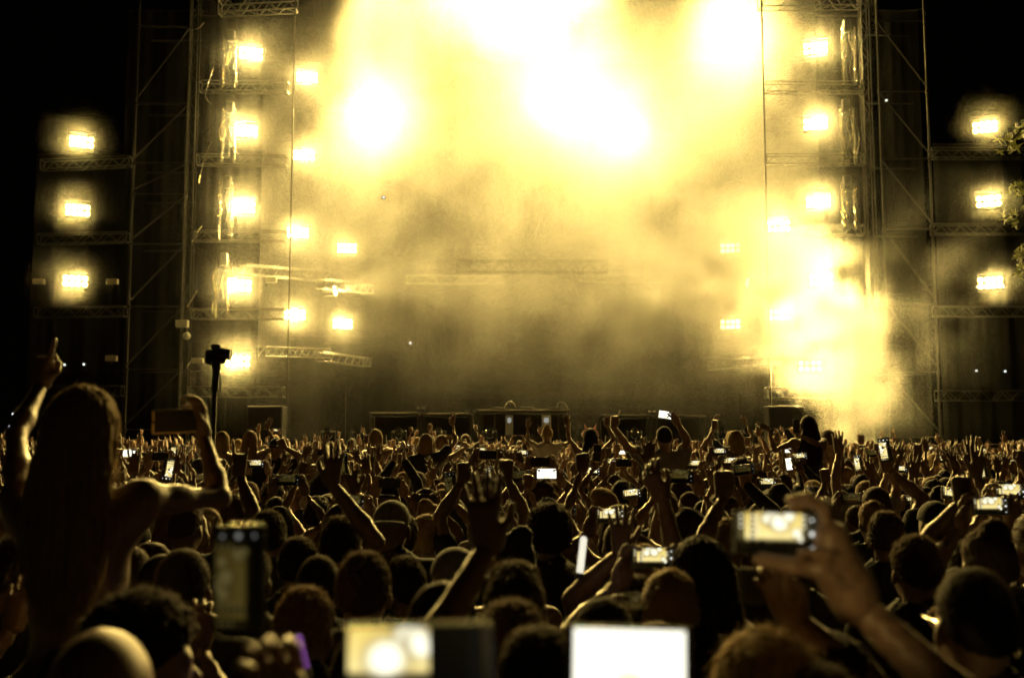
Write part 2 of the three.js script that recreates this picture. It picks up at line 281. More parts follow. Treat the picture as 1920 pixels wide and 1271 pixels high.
// cables, chain bags and hoists that hang in the towers
function hanging(label, px, py0, py1, d, n, spread) {
  const t = thing('cable_bundle', label, 'cables', P(px, py0, d)), H = P(px, py0, d).y - P(px, py1, d).y;
  for (let i = 0; i < n; i++) { const x = rr(-spread, spread), pts = []; const L = H * rr(0.6, 1); for (let k = 0; k <= 8; k++) pts.push(V(x + Math.sin(k * 1.3 + i) * 0.06, -L * k / 8, rr(-0.04, 0.04))); part('cable', new THREE.TubeGeometry(new THREE.CatmullRomCurve3(pts), 24, 0.016, 5), CHROME, t); }
  for (let i = 0; i < n * 14; i++) { const k = part('chain_link', LINK, CHROME, t); k.position.set((i % 2 ? 1 : -1) * spread * 0.6 + rr(-0.03, 0.03), -H * i / (n * 14), 0.06); k.rotation.set(rnd() * 3, rnd() * 3, 0); }
  part('motor', rbox(0.3, 0.5, 0.3, 0.05, 0, 0.1, -0.1), std(0.04, 0.3, 0.3), t);
}
const LINK = new THREE.TorusGeometry(0.05, 0.014, 5, 10);
[[432, 70, 165], [430, 205, 305], [425, 345, 450], [418, 490, 600]].forEach(([x, a, b], i) => hanging('glinting cables and chains in the left inner tower, ' + ['topmost', 'second', 'third', 'lowest'][i] + ' bunch', x, a, b, 43.7, 5, 0.42));
[[1590, 50, 160], [1588, 200, 310], [1590, 345, 430]].forEach(([x, a, b], i) => hanging('glinting cables and chains in the right inner tower, ' + ['topmost', 'middle', 'lowest'][i] + ' bunch', x, a, b, 43.7, 5, 0.42));
const loop = (label, pts, d, r = 0.022) => { const t = thing('cable', label, 'cable'); t.position.copy(P(...pts[0], d)); part('cable_run', new THREE.TubeGeometry(new THREE.CatmullRomCurve3(pts.map(([x, y]) => P(x, y, d).sub(t.position))), 40, r, 6), CHROME, t); };
loop('sagging bright cable across the top of the left scaffold bay', [[268, 38], [285, 49], [330, 50], [370, 54], [382, 42]], 44);
loop('bright cable hanging beside the top left tower lamp', [[400, 128], [392, 150], [385, 182], [395, 195]], 43.8);
loop('bright cable hanging beside the second left tower lamp', [[396, 265], [384, 292], [378, 318], [373, 342]], 43.8);
loop('bright bent cable left of the third left tower lamp', [[378, 424], [366, 442], [360, 458], [384, 470]], 43.8);
loop('bright bent cable left of the fourth left tower lamp', [[370, 543], [360, 560], [352, 576], [378, 582]], 43.8);
loop('bright bent cable left of the lowest left tower lamp', [[356, 678], [350, 690], [364, 696], [375, 695]], 43.8);
loop('bright cable draped at the top of the right scaffold bay', [[1650, 26], [1690, 20], [1735, 19], [1738, 26]], 44);
loop('bright cable hanging low beside the right lattice mast', [[1618, 150], [1606, 172], [1612, 178], [1624, 190]], 43.8);
// boxes clamped to masts, small signal lights
{
  const t = thing('junction_box', 'pale box clamped to the left lattice mast low down', 'box', P(341, 607, 43.8)); part('case', rbox(0.5, 0.3, 0.24, 0.03), std([0.5, 0.5, 0.46], 0.5), t); part('clamp', rbox(0.12, 0.5, 0.1, 0.02, 0.12, -0.2, -0.1), STEEL, t); part('lamp_shade', new THREE.SphereGeometry(0.16, 14, 10).translate(0.2, -0.5, 0), std([0.3, 0.3, 0.28], 0.5), t);
  const led = new THREE.MeshStandardMaterial({ color: 0x111111, emissive: new THREE.Color(0.9, 0.95, 1), emissiveIntensity: 3 });
  const pts = [[120, 684, 'left of the pair low in the far left tower'], [156, 683, 'right of the pair low in the far left tower'], [1832, 695, 'left of the pair low in the far right tower'], [1886, 696, 'right of the pair low in the far right tower'], [1834, 538, 'just left of the lowest far right lamp cluster'], [1883, 538, 'just right of the lowest far right lamp cluster'], [719, 370, 'in the haze at the upper left'], [1663, 188, 'on the right scaffold bay'], [769, 643, 'in the haze low at the left'], [17, 800, 'at the far left edge, lower of two'], [23, 776, 'at the far left edge, upper of two']];
  for (const [x, y, w] of pts) { const o = thing('signal_light', 'tiny white indicator light ' + w, 'indicator light', P(x, y, 44.6)); part('case', rbox(0.16, 0.12, 0.1, 0.02, 0, 0, -0.06), BLACK, o); part('lens', new THREE.SphereGeometry(0.04, 10, 8), led, o); }
  for (const [x, y, w] of [[72, 528, 'left of the lowest far left lamp cluster'], [210, 528, 'right of the lowest far left lamp cluster'], [208, 672, 'low in the far left tower'], [508, 525, 'beside the fourth left tower lamp'], [370, 676, 'beside the lowest left tower lamp'], [1456, 680, 'left of the smoke plume']]) { const o = thing('dimmer_box', 'small grey control box ' + w, 'box', P(x, y, 44.8)); part('case', rbox(0.46, 0.22, 0.24, 0.02), std([0.35, 0.34, 0.3], 0.6), o); part('handle', new THREE.TorusGeometry(0.08, 0.012, 6, 12, Math.PI).translate(0, 0.11, 0), STEEL, o); part('clamp', rbox(0.06, 0.14, 0.06, 0.01, 0, -0.17, 0), STEEL, o); }
}
// line speakers standing dark beside the stage
{
  for (const [px, w] of [[500, 'left'], [1470, 'right']]) {
    const t = thing('speaker_stack', 'dark speaker stack at the foot of the ' + w + ' inner tower', 'speaker', V(P(px, 800, 43.4).x, 0, -43.4));
    for (let i = 0; i < 4; i++) { const c = part('cabinet', rbox(1.4, 0.9, 0.9, 0.03, 0, 0.45 + i * 0.92, 0), BLACK, t); part('grille', rbox(1.3, 0.8, 0.02, 0.008, 0, 0.45 + i * 0.92, 0.46), std(0.03, 0.4, 0.6, { map: CLOTH }), t); }
  }
}
// crowd barrier at the stage foot
{
  const b = new THREE.Group(); for (const y of [0.1, 1.1]) pipe('rail', V(-1.1, y, 0), V(1.1, y, 0), 0.025, ALU, b); for (let i = 0; i <= 10; i++) pipe('bar', V(-1.1 + 0.22 * i, 0.1, 0), V(-1.1 + 0.22 * i, 1.1, 0), 0.012, ALU, b, PIPE6);
  const t = b.clone(); t.name = numbered('crowd_barrier'); t.position.set(0, 0, -40.2); scene.add(t); tag(t, 'low metal crowd barrier at the foot of the stage', 'barrier');
}
// ---------- the tree whose twigs enter at the right edge ----------
{
  const root = P(2150, 800, 14), t = thing('tree', 'leafy tree whose twig tips reach in at the right edge', 'tree', V(root.x, 0, -14)), bark = std([0.09, 0.07, 0.05], 0.9, 0, { map: WEAR }), leafM = new THREE.MeshPhysicalMaterial({ color: new THREE.Color().setRGB(0.22, 0.24, 0.07), roughness: 0.6, transmission: 0.6, thickness: 0, side: THREE.DoubleSide });
  const L = (x, y, d = 14) => P(x, y, d).sub(t.position);
  part('trunk', new THREE.TubeGeometry(new THREE.CatmullRomCurve3([V(0, 0, 0), V(0.05, 2, 0), V(-0.05, 4, 0.05), V(-0.1, 6.5, 0)]), 24, 0.14, 10), bark, t);
  const twigs = [[[2100, 500], [2000, 300], [1935, 235], [1898, 262]], [[2100, 560], [2010, 400], [1940, 390], [1890, 420]], [[2105, 620], [2010, 500], [1935, 470], [1912, 480]], [[2110, 640], [2000, 590], [1950, 520], [1914, 505]], [[2080, 420], [1990, 260], [1930, 245], [1890, 272]], [[2080, 420], [1990, 360], [1930, 352], [1902, 352]]];
  const leaves = [], leaf = (() => { const s = new THREE.Shape(); s.moveTo(0, 0); s.quadraticCurveTo(0.022, 0.03, 0, 0.085); s.quadraticCurveTo(-0.022, 0.03, 0, 0); const g = new THREE.ShapeGeometry(s, 4); const p = g.attributes.position; for (let i = 0; i < p.count; i++) p.setZ(i, -Math.abs(p.getX(i)) * 0.5); g.computeVertexNormals(); return g; })();
  const m4 = new THREE.Matrix4(), q = new THREE.Quaternion();
  twigs.forEach((tw, k) => {
    const c = new THREE.CatmullRomCurve3(tw.map(([x, y], i) => L(x, y, 14 + (k % 3 - 1) * 0.25 * i)));
    part('twig', new THREE.TubeGeometry(c, 20, 0.014, 6), bark, t);
    for (let i = 0; i < 46; i++) { const u = rr(0.35, 1), p = c.getPoint(u), sp = rr(0, 0.16); p.add(V(rr(-1, 1) * sp, rr(-1, 0.6) * sp, rr(-1, 1) * sp)); for (let j = 0; j < 5; j++) { q.setFromEuler(new THREE.Euler(rr(-1.4, 1.4), rr(-3, 3), rr(-2.4, 2.4))); const s = rr(0.8, 1.4); leaves.push(leaf.clone().applyMatrix4(m4.compose(p, q, V(s, s, s)))); } }
  });
  for (let i = 0; i < 900; i++) { const p = V(rr(-1.2, 1.6), rr(4.2, 7.6), rr(-1.4, 1.4)); q.setFromEuler(new THREE.Euler(rr(-1.4, 1.4), rr(-3, 3), rr(-2.4, 2.4))); if (p.x < -0.5) continue; leaves.push(leaf.clone().applyMatrix4(m4.compose(p, q, V(1.3, 1.3, 1.3)))); }
  const c = part('crown', mergeGeometries(leaves), leafM, t); c.userData.kind = 'stuff';
}
// ---------- bodies: joints with radii, joined by a smooth minimum, meshed on a grid ----------
const clamp = (x, a, b) => Math.min(b, Math.max(a, x));
const smin = (a, b, k) => { if (k <= 0) return Math.min(a, b); const h = Math.max(k - Math.abs(a - b), 0) / k; return Math.min(a, b) - h * h * k * 0.25; };
function cone(a, b, ra, rb, k = 0.02) { // tapered capsule between two joints
  const ba = b.clone().sub(a), L2 = Math.max(1e-9, ba.lengthSq()), r = Math.max(ra, rb);
  return { lo: a.clone().min(b).subScalar(r), hi: a.clone().max(b).addScalar(r), k, f: (x, y, z) => { const px = x - a.x, py = y - a.y, pz = z - a.z, t = clamp((px * ba.x + py * ba.y + pz * ba.z) / L2, 0, 1); return Math.hypot(px - ba.x * t, py - ba.y * t, pz - ba.z * t) - (ra + (rb - ra) * t); } };
}
function ell(c, r, k = 0.02, q) { // ellipsoid, turned by q
  const R = Math.max(r.x, r.y, r.z), m = Math.min(r.x, r.y, r.z), v = V(), qi = q && q.clone().invert();
  return { lo: c.clone().subScalar(R), hi: c.clone().addScalar(R), k, f: (x, y, z) => { v.set(x - c.x, y - c.y, z - c.z); if (qi) v.applyQuaternion(qi); const k0 = Math.hypot(v.x / r.x, v.y / r.y, v.z / r.z), k1 = Math.hypot(v.x / (r.x * r.x), v.y / (r.y * r.y), v.z / (r.z * r.z)); return k1 < 1e-6 ? -m : k0 * (k0 - 1) / k1; } };
}
// Meshes the field of prims on a grid of that cell; post(x, y, z, d) may cut or roughen it.
function skin(prims, cell, post, cutters = []) {
  const lo = V(1e9, 1e9, 1e9), hi = V(-1e9, -1e9, -1e9), mg = cell * 2 + 0.012;
  for (const p of prims) { lo.min(p.lo); hi.max(p.hi); }
  lo.subScalar(mg); hi.addScalar(mg);
  const nx = Math.ceil((hi.x - lo.x) / cell) + 1, ny = Math.ceil((hi.y - lo.y) / cell) + 1, nz = Math.ceil((hi.z - lo.z) / cell) + 1, S = nx * ny, f = new Float32Array(S * nz).fill(0.3);
  const each = (p, w, fn) => {
    const ax = Math.max(0, Math.floor((p.lo.x - w - lo.x) / cell)), bx = Math.min(nx - 1, Math.ceil((p.hi.x + w - lo.x) / cell)), ay = Math.max(0, Math.floor((p.lo.y - w - lo.y) / cell)), by = Math.min(ny - 1, Math.ceil((p.hi.y + w - lo.y) / cell)), az = Math.max(0, Math.floor((p.lo.z - w - lo.z) / cell)), bz = Math.min(nz - 1, Math.ceil((p.hi.z + w - lo.z) / cell));
    for (let z = az; z <= bz; z++) for (let y = ay; y <= by; y++) for (let x = ax; x <= bx; x++) fn(x + y * nx + z * S, lo.x + x * cell, lo.y + y * cell, lo.z + z * cell);
  };
  for (const p of prims) each(p, mg + p.k, (i, x, y, z) => { f[i] = smin(f[i], p.f(x, y, z), p.k); });
  for (const p of cutters) each(p, mg + p.k, (i, x, y, z) => { f[i] = -smin(-f[i], p.f(x, y, z), p.k); });
  if (post) for (let z = 0; z < nz; z++) for (let y = 0; y < ny; y++) for (let x = 0; x < nx; x++) { const i = x + y * nx + z * S; if (f[i] < 0.12) f[i] = post(lo.x + x * cell, lo.y + y * cell, lo.z + z * cell, f[i]); }
  const id = new Int32Array(f.length).fill(-1), pos = [], idx = [], off = [0, 1, nx, nx + 1, S, S + 1, S + nx, S + nx + 1];
  const E = [[0, 1], [2, 3], [4, 5], [6, 7], [0, 2], [1, 3], [4, 6], [5, 7], [0, 4], [1, 5], [2, 6], [3, 7]];
  for (let z = 0; z < nz - 1; z++) for (let y = 0; y < ny - 1; y++) for (let x = 0; x < nx - 1; x++) {
    const i = x + y * nx + z * S; let neg = 0; for (let c = 0; c < 8; c++) if (f[i + off[c]] < 0) neg++;
    if (!neg || neg === 8) continue;
    let sx = 0, sy = 0, sz = 0, n = 0;
    for (const [a, b] of E) { const fa = f[i + off[a]], fb = f[i + off[b]]; if ((fa < 0) === (fb < 0)) continue; const t = fa / (fa - fb); sx += (a & 1) + ((b & 1) - (a & 1)) * t; sy += (a >> 1 & 1) + ((b >> 1 & 1) - (a >> 1 & 1)) * t; sz += (a >> 2) + ((b >> 2) - (a >> 2)) * t; n++; }
    id[i] = pos.length / 3; pos.push(lo.x + (x + sx / n) * cell, lo.y + (y + sy / n) * cell, lo.z + (z + sz / n) * cell);
  }
  const quad = (a, b, c, d, flip) => { if (a < 0 || b < 0 || c < 0 || d < 0) return; if (flip) idx.push(a, c, b, a, d, c); else idx.push(a, b, c, a, c, d); };
  for (let z = 1; z < nz - 1; z++) for (let y = 1; y < ny - 1; y++) for (let x = 1; x < nx - 1; x++) {
    const i = x + y * nx + z * S, n = f[i] < 0;
    if (n !== f[i + 1] < 0) quad(id[i], id[i - nx], id[i - nx - S], id[i - S], n ? 1 : 0);
    if (n !== f[i + nx] < 0) quad(id[i], id[i - S], id[i - S - 1], id[i - 1], n ? 1 : 0);
    if (n !== f[i + S] < 0) quad(id[i], id[i - 1], id[i - 1 - nx], id[i - nx], n ? 1 : 0);
  }
  const g = new THREE.BufferGeometry(); g.setAttribute('position', new THREE.Float32BufferAttribute(pos, 3)); g.setIndex(idx); g.computeVertexNormals();
  const uv = new Float32Array(pos.length / 3 * 2); for (let i = 0; i < uv.length / 2; i++) { uv[2 * i] = Math.atan2(pos[3 * i], pos[3 * i + 2]) * 0.25; uv[2 * i + 1] = pos[3 * i + 1]; } g.setAttribute('uv', new THREE.BufferAttribute(uv, 2));
  return g;
}
const lerpV = (a, b, t) => a.clone().lerp(b, t);
// elbow for a two-bone arm
function elbowOf(S, W, hint, l1, l2) { const d = W.clone().sub(S); let L = d.length(); const max = (l1 + l2) * 0.985; if (L > max) { W.copy(S).addScaledVector(d, max / L); d.copy(W).sub(S); L = max; } d.normalize(); const a = (l1 * l1 - l2 * l2 + L * L) / (2 * L), h = Math.sqrt(Math.max(0, l1 * l1 - a * a)), p = hint.clone().addScaledVector(d, -hint.dot(d)).normalize(); return S.clone().addScaledVector(d, a).addScaledVector(p, h); }
// A hand: wrist W, direction of the fingers d, way the palm faces n, side (+1 thumb to the left of d seen from the back).
const CURL = { open: [0.12, 0.12, 0.12, 0.15, 0.2], spread: [0.05, 0.1, 0.1, 0.05, 0], relaxed: [0.5, 0.55, 0.6, 0.65, 0.4], fist: [1.45, 1.5, 1.5, 1.5, 1.1], point: [0.04, 1.45, 1.5, 1.5, 1.0], horns: [0.05, 1.5, 1.5, 0.05, 1.1], victory: [0.05, 0.05, 1.5, 1.5, 1.1], hold: [0.55, 0.6, 0.62, 0.66, 0.65], pinch: [0.85, 0.9, 0.95, 1.0, 0.7] };
function hand(W, d, n, side, pose, sc = 1) {
  d = d.clone().normalize(); n = n.clone().addScaledVector(d, -n.dot(d)).normalize(); const s = d.clone().cross(n).multiplyScalar(side), out = [], at = (a, b, c) => W.clone().addScaledVector(d, a * sc).addScaledVector(s, b * sc).addScaledVector(n, c * sc), c = CURL[pose], wide = pose === 'spread' ? 1.7 : pose === 'open' ? 1.2 : 1;
  for (const b of [-0.026, -0.004, 0.02]) out.push(cone(at(0.0, b * 0.62, 0), at(0.088, b * 1.05, 0), 0.021 * sc, 0.0135 * sc, 0.016 * sc));
  const base = [0.031, 0.0105, -0.0105, -0.03], len = [0.074, 0.082, 0.076, 0.06];
  for (let i = 0; i < 4; i++) {
    let p = at(0.088 - (i === 3 ? 0.008 : 0) - (i === 0 ? 0.003 : 0), base[i], 0), ang = 0, r = 0.0098 - (i === 3 ? 0.0014 : 0); const fan = (base[i] / 0.031) * 0.16 * wide;
    [0.45, 0.32, 0.25].forEach((l, j) => { ang += c[i] * (j ? 0.95 : 0.8); const dir = d.clone().multiplyScalar(Math.cos(ang) * Math.cos(fan)).addScaledVector(s, Math.sin(fan) * Math.max(0.15, Math.cos(ang))).addScaledVector(n, Math.sin(ang)).normalize(), e = p.clone().addScaledVector(dir, len[i] * l * sc); out.push(cone(p, e, r * sc, (r - 0.0009) * sc, 0.004 * sc)); p = e; r -= 0.0009; });
  }
  const tb = at(0.028, 0.03, 0.006), o = c[4], t1 = at(0.06 - o * 0.008, 0.058 - o * 0.02, 0.012 + o * 0.02), t2 = at(0.088 - o * 0.01, 0.07 - o * 0.045, 0.014 + o * 0.032);
  out.push(cone(at(0.012, 0.018, 0.002), tb, 0.018 * sc, 0.0155 * sc, 0.014 * sc), cone(tb, t1, 0.0145 * sc, 0.0108 * sc, 0.006 * sc), cone(t1, t2, 0.0108 * sc, 0.009 * sc, 0.004 * sc));
  return out;
}
const PIVOT = V(0, 1.5, 0.012);
function headPrims(t) {
  const m = (x, y, z) => t(V(x, y, z)), q = t.q, P0 = [];
  P0.push(ell(m(0, 1.662, 0.004), V(0.0765, 0.098, 0.096), 0.03, q), ell(m(0, 1.60, -0.04), V(0.06, 0.075, 0.06), 0.035, q), cone(m(0, 1.555, -0.07), m(0, 1.548, -0.074), 0.024, 0.02, 0.02));
  P0.push(cone(m(0, 1.635, -0.092), m(0, 1.606, -0.112), 0.008, 0.014, 0.01), cone(m(-0.035, 1.652, -0.08), m(0.035, 1.652, -0.08), 0.016, 0.016, 0.015), cone(m(-0.018, 1.578, -0.092), m(0.018, 1.578, -0.092), 0.009, 0.009, 0.008));
  for (const s of [-1, 1]) P0.push(ell(m(s * 0.08, 1.622, 0.006), V(0.01, 0.032, 0.019), 0.008, q.clone().multiply(new THREE.Quaternion().setFromEuler(new THREE.Euler(0.2, s * 0.35, 0)))), ell(m(s * 0.032, 1.635, -0.083), V(0.013, 0.011, 0.01), 0.002, q));
  P0.push(cone(V(0, 1.44, 0.025), m(0, 1.58, 0.022), 0.062, 0.056, 0.025));
  return P0;
}
// hair in the head's own frame (before it tilts)
const HAIRS = {
  short: (s) => ({ p: [ell(V(0, 1.668, 0.008), V(0.083, 0.102, 0.102), 0.02), ell(V(0, 1.62, 0.045), V(0.073, 0.075, 0.062), 0.03)], line: [0, -0.62, 1, 1.652, 1.0], rough: 0.009, fq: 64 }),
  crop: (s) => ({ p: [ell(V(0, 1.665, 0.006), V(0.079, 0.1, 0.099), 0.02), ell(V(0, 1.62, 0.045), V(0.069, 0.07, 0.057), 0.03)], line: [0, -0.7, 1, 1.66, 1.0], rough: 0.003, fq: 100 }),
  curly: (s) => ({ p: [ell(V(0, 1.69, 0.012), V(0.105, 0.112, 0.122), 0.02), ell(V(0, 1.63, 0.06), V(0.095, 0.09, 0.07), 0.04)], line: [0, -0.62, 1, 1.64, 1.0], rough: 0.013, fq: 58 }),
  quiff: (s) => ({ p: [ell(V(0, 1.668, 0.008), V(0.081, 0.102, 0.1), 0.02), ell(V(0, 1.735, -0.045), V(0.066, 0.05, 0.062), 0.03), ell(V(0, 1.62, 0.045), V(0.071, 0.07, 0.058), 0.03)], line: [0, -0.62, 1, 1.66, 1.0], rough: 0.008, fq: 48 }),
  bob: (s) => ({ p: [ell(V(0, 1.668, 0.01), V(0.088, 0.105, 0.106), 0.02), ell(V(0, 1.6, 0.035), V(0.096, 0.12, 0.078), 0.04), ell(V(0, 1.54, 0.035), V(0.1, 0.07, 0.07), 0.04)], line: [0, -0.3, 1, 1.64, 0.9], rough: 0.005, fq: 40, stretch: 0.25 }),
  long: (s) => ({ p: [ell(V(0, 1.668, 0.01), V(0.088, 0.105, 0.108), 0.02), ell(V(0, 1.58, 0.055), V(0.1, 0.16, 0.065), 0.05), ell(V(0, 1.42, 0.1), V(0.12, 0.2, 0.045), 0.06), ell(V(0.01, 1.3, 0.115), V(0.1, 0.13, 0.03), 0.05)], line: [0, -0.3, 1, 1.64, 0.9], rough: 0.0095, fq: 95, stretch: 0.05 }),
  tail: (s) => ({ p: [ell(V(0, 1.668, 0.01), V(0.084, 0.102, 0.104), 0.02), ell(V(0, 1.62, 0.05), V(0.072, 0.07, 0.06), 0.03), cone(V(0, 1.7, 0.105), V(0, 1.66, 0.15), 0.03, 0.036, 0.03), cone(V(0, 1.66, 0.15), V(0.01, 1.46, 0.14), 0.036, 0.015, 0.02)], line: [0, -0.62, 1, 1.652, 1.0], rough: 0.004, fq: 45, stretch: 0.3 }),
  bun: (s) => ({ p: [ell(V(0, 1.668, 0.01), V(0.084, 0.102, 0.104), 0.02), ell(V(0, 1.62, 0.05), V(0.072, 0.07, 0.06), 0.03), ell(V(0, 1.755, 0.06), V(0.048, 0.046, 0.048), 0.015)], line: [0, -0.62, 1, 1.652, 1.0], rough: 0.006, fq: 45 }),
  cap: (s) => ({ p: [ell(V(0, 1.675, 0.005), V(0.088, 0.098, 0.105), 0.02)], line: [0, -0.12, 1, 1.665, 1.0], rough: 0.0006, fq: 50, brim: s }),
};
function hairGeometry(style, cell, brim = -1) {
  const h = HAIRS[style](brim), [lx, lz, ly, y0, yk] = h.line, st = h.stretch ?? 1;
  const prims = [...h.p]; if (h.brim) { const z = h.brim; prims.push({ ...ell(V(0, 1.672, z * 0.13), V(0.075, 0.012, 0.085), 0.008, new THREE.Quaternion().setFromEuler(new THREE.Euler(-z * 0.15, 0, 0))), }); }
  return skin(prims, cell, (x, y, z, d) => {
    let e = d + h.rough * (fbm(x * h.fq, y * h.fq * st, z * h.fq, 2) * 1.6);
    const onFace = y0 - y + (lz * z) * 1.0; // above a line that falls from the forehead to the nape
    if (z < 0.02 || !['long', 'bob'].includes(style)) e = Math.max(e, onFace * 0.8);
    return e;
  });
}
// loose hairs that stand off the head; their paler colour adds to the rim light
function strandsOn(g, n, len, w, seedDir = V(0, 0.4, 0.2), within = 1) {
  const p = g.attributes.position, nm = g.attributes.normal, out = [], up = V();
  for (let i = 0; i < n; i++) {
    const k = Math.floor(rnd() * p.count), a = V(p.getX(k), p.getY(k), p.getZ(k)), b = V(nm.getX(k), nm.getY(k), nm.getZ(k)); if (b.z < -0.6) continue;
    const dir = b.clone().multiplyScalar(0.6).add(seedDir).add(V(rr(-0.6, 0.6), rr(-0.6, 0.6), rr(-0.5, 0.5)).multiplyScalar(within)).normalize(), L = len * rr(0.5, 1.3), side = dir.clone().cross(V(rr(-1, 1), rr(-1, 1), rr(-1, 1))).normalize().multiplyScalar(w), m = a.clone().addScaledVector(dir, L * 0.55).add(V(rr(-1, 1), rr(-1, 1), 0).multiplyScalar(L * 0.08)), e = a.clone().addScaledVector(dir, L).add(V(0, -L * 0.2, 0));
    a.addScaledVector(b, -0.003);
    out.push(...a.clone().sub(side).toArray(), ...a.clone().add(side).toArray(), ...m.toArray(), ...m.clone().sub(side).toArray(), ...m.clone().add(side).toArray(), ...e.toArray());
  }
  const s = new THREE.BufferGeometry(); s.setAttribute('position', new THREE.Float32BufferAttribute(out, 3)); s.computeVertexNormals(); s.setAttribute('uv', new THREE.Float32BufferAttribute(new Float32Array(out.length / 3 * 2), 2));
  return s;
}
// A whole figure facing -z, feet at y = 0. arms: {l, r}: {w: wrist, hint, d, n, pose}. Returns its geometries.
function figure(o) {
  const fem = o.fem ? 1 : 0, sh = o.sh ?? (fem ? 0.165 : 0.19), shY = 1.425, q = new THREE.Quaternion().setFromEuler(new THREE.Euler(o.tilt ?? 0, o.yaw ?? 0, o.roll ?? 0)), head = (v) => v.sub(PIVOT).applyQuaternion(q).add(PIVOT); head.q = q;
  const body = [], c = o.cell ?? 0.03, hc = o.hcell ?? 0.011;
  body.push(ell(V(0, 1.26, 0.01), V(fem ? 0.14 : 0.165, 0.17, 0.105), 0.05), ell(V(0, 1.09, 0.005), V(fem ? 0.115 : 0.14, 0.15, 0.092), 0.06), ell(V(0, 0.95, 0.01), V(fem ? 0.158 : 0.15, 0.12, 0.108), 0.05), cone(V(-sh + 0.03, shY - 0.01, 0.012), V(sh - 0.03, shY - 0.01, 0.012), 0.055, 0.055, 0.06), cone(V(-0.07, 1.41, 0.02), V(0, 1.5, 0.02), 0.06, 0.052, 0.05), cone(V(0.07, 1.41, 0.02), V(0, 1.5, 0.02), 0.06, 0.052, 0.05));
  for (const s of [-1, 1]) body.push(ell(V(s * 0.075, 0.92, 0.055), V(0.085, 0.09, 0.075), 0.04));
  const legs = [], hip = (s) => V(s * 0.088, 0.92, 0.005);
  for (const s of [-1, 1]) {
    const k = o.sit ? V(s * 0.15, 0.88, -0.4) : V(s * 0.11, 0.5, -0.02), a = o.sit ? V(s * 0.13, 0.46, -0.36) : V(s * 0.125, 0.085, 0.02), toe = a.clone().add(V(s * 0.02, -0.05, -0.15));
    legs.push(cone(hip(s), k, 0.088, 0.056, 0.04), cone(k, lerpV(k, a, 0.35).add(V(0, 0, 0.012)), 0.054, 0.058, 0.03), cone(lerpV(k, a, 0.35).add(V(0, 0, 0.012)), a, 0.056, 0.037, 0.03), cone(a.clone().add(V(0, -0.04, 0.02)), toe, 0.04, 0.03, 0.02));
  }
  const hands = [], sleeves = [], wrists = {};
  for (const [key, s] of [['l', -1], ['r', 1]]) {
    const A = o[key]; const up = A && A.w.y > 1.5 ? 1 : 0, S = V(s * sh, shY + 0.035 * up, 0.012 - 0.01 * up), l1 = 0.29, l2 = 0.255, W = A ? A.w.clone() : V(s * (sh + 0.07), 0.9, -0.06), E = elbowOf(S, W, A?.hint ?? V(s * 0.4, 0, 0.6), A?.l1 ?? l1, A?.l2 ?? l2), f = fem ? 0.76 : 1;
    body.push(cone(S, lerpV(S, E, 0.45), 0.056 * f, 0.047 * f, 0.04), cone(lerpV(S, E, 0.4), E, 0.047 * f, 0.038 * f, 0.03), cone(E, lerpV(E, W, 0.3), 0.038 * f, 0.0415 * f, 0.02), cone(lerpV(E, W, 0.3), W, 0.041 * f, 0.027 * f, 0.02));
    if (up) body.push(cone(V(s * 0.09, 1.36, 0.03), S, 0.06, 0.05, 0.05));
    const d = A?.d ? A.d.clone() : W.clone().sub(E).normalize(); hands.push(...hand(W, d, A?.n ?? V(0, 0, -1), A?.side ?? (s), A?.pose ?? 'relaxed', (fem ? 0.9 : 1)));
    sleeves.push({ S, E, s, f }); wrists[key] = { W, E, d: d.normalize() };
  }
  const waist = body.slice(), neck = headPrims(head);
  const geos = [skin([...body, ...legs], c)];
  geos.push(skin(neck, o.headCell ?? c * 0.55, (x, y, z, d) => Math.max(d, 1.445 - y)));
  const HR = hands.slice(0, hands.length / 2), HL = hands.slice(hands.length / 2); geos.push(skin(HR, hc), skin(HL, hc));
  const out = { skin: mergeGeometries(geos), q, wrists };
  if (o.top !== 'bare') {
    const infl = 0.014, long = o.top === 'long' ? 1 : o.top === 'tank' ? 0 : 0.42, hem = o.hem ?? 0.86, pr = [];
    const grow = (p) => ({ lo: p.lo.clone().subScalar(0.03), hi: p.hi.clone().addScalar(0.03), k: p.k + 0.015, f: (x, y, z) => p.f(x, y, z) - infl - 0.006 });
    body.slice(0, 8).forEach((p) => pr.push(grow(p)));
    for (const { S, E, f } of sleeves) if (long) pr.push(cone(S, lerpV(S, E, Math.min(1, long * 1.1)), 0.075 * f, (long === 1 ? 0.055 : 0.071) * f, 0.035)); if (long === 1) for (const k of ['l', 'r']) pr.push(cone(wrists[k].E, lerpV(wrists[k].E, wrists[k].W, 0.93), 0.055, 0.042, 0.02));
    out.shirt = skin(pr, c * 0.9, (x, y, z, d) => { const w = 0.007 * Math.sin(y * 26 + 9 * x + 2.5 * Math.sin(x * 17 + y * 8)) * (0.4 + Math.abs(fbm(x * 4, y * 4, z * 4, 2))) + 0.006 * fbm(x * 9, y * 13, z * 9, 2); const nk = o.top === 'tank' ? Math.max(y - 1.40 - Math.abs(x) * 0.1, Math.abs(x) - 0.14) : Math.hypot(x, (y - 1.52) * 0.9, z - 0.01) ; return Math.max(d + w, hem - y, o.top === 'tank' ? nk : 0.078 - nk); });
  }
  const tr = [...legs, body[2], body[6], body[7]].map((p) => ({ lo: p.lo.clone().subScalar(0.03), hi: p.hi.clone().addScalar(0.03), k: p.k, f: (x, y, z) => p.f(x, y, z) - 0.011 }));
  out.trousers = skin(tr, c, (x, y, z, d) => Math.max(d + 0.006 * Math.sin(y * 30 + x * 10) * fbm(x * 6, y * 5, z * 6, 2), y - 0.99, (o.sit ? -1 : 0.06) - y));
  return out;
}
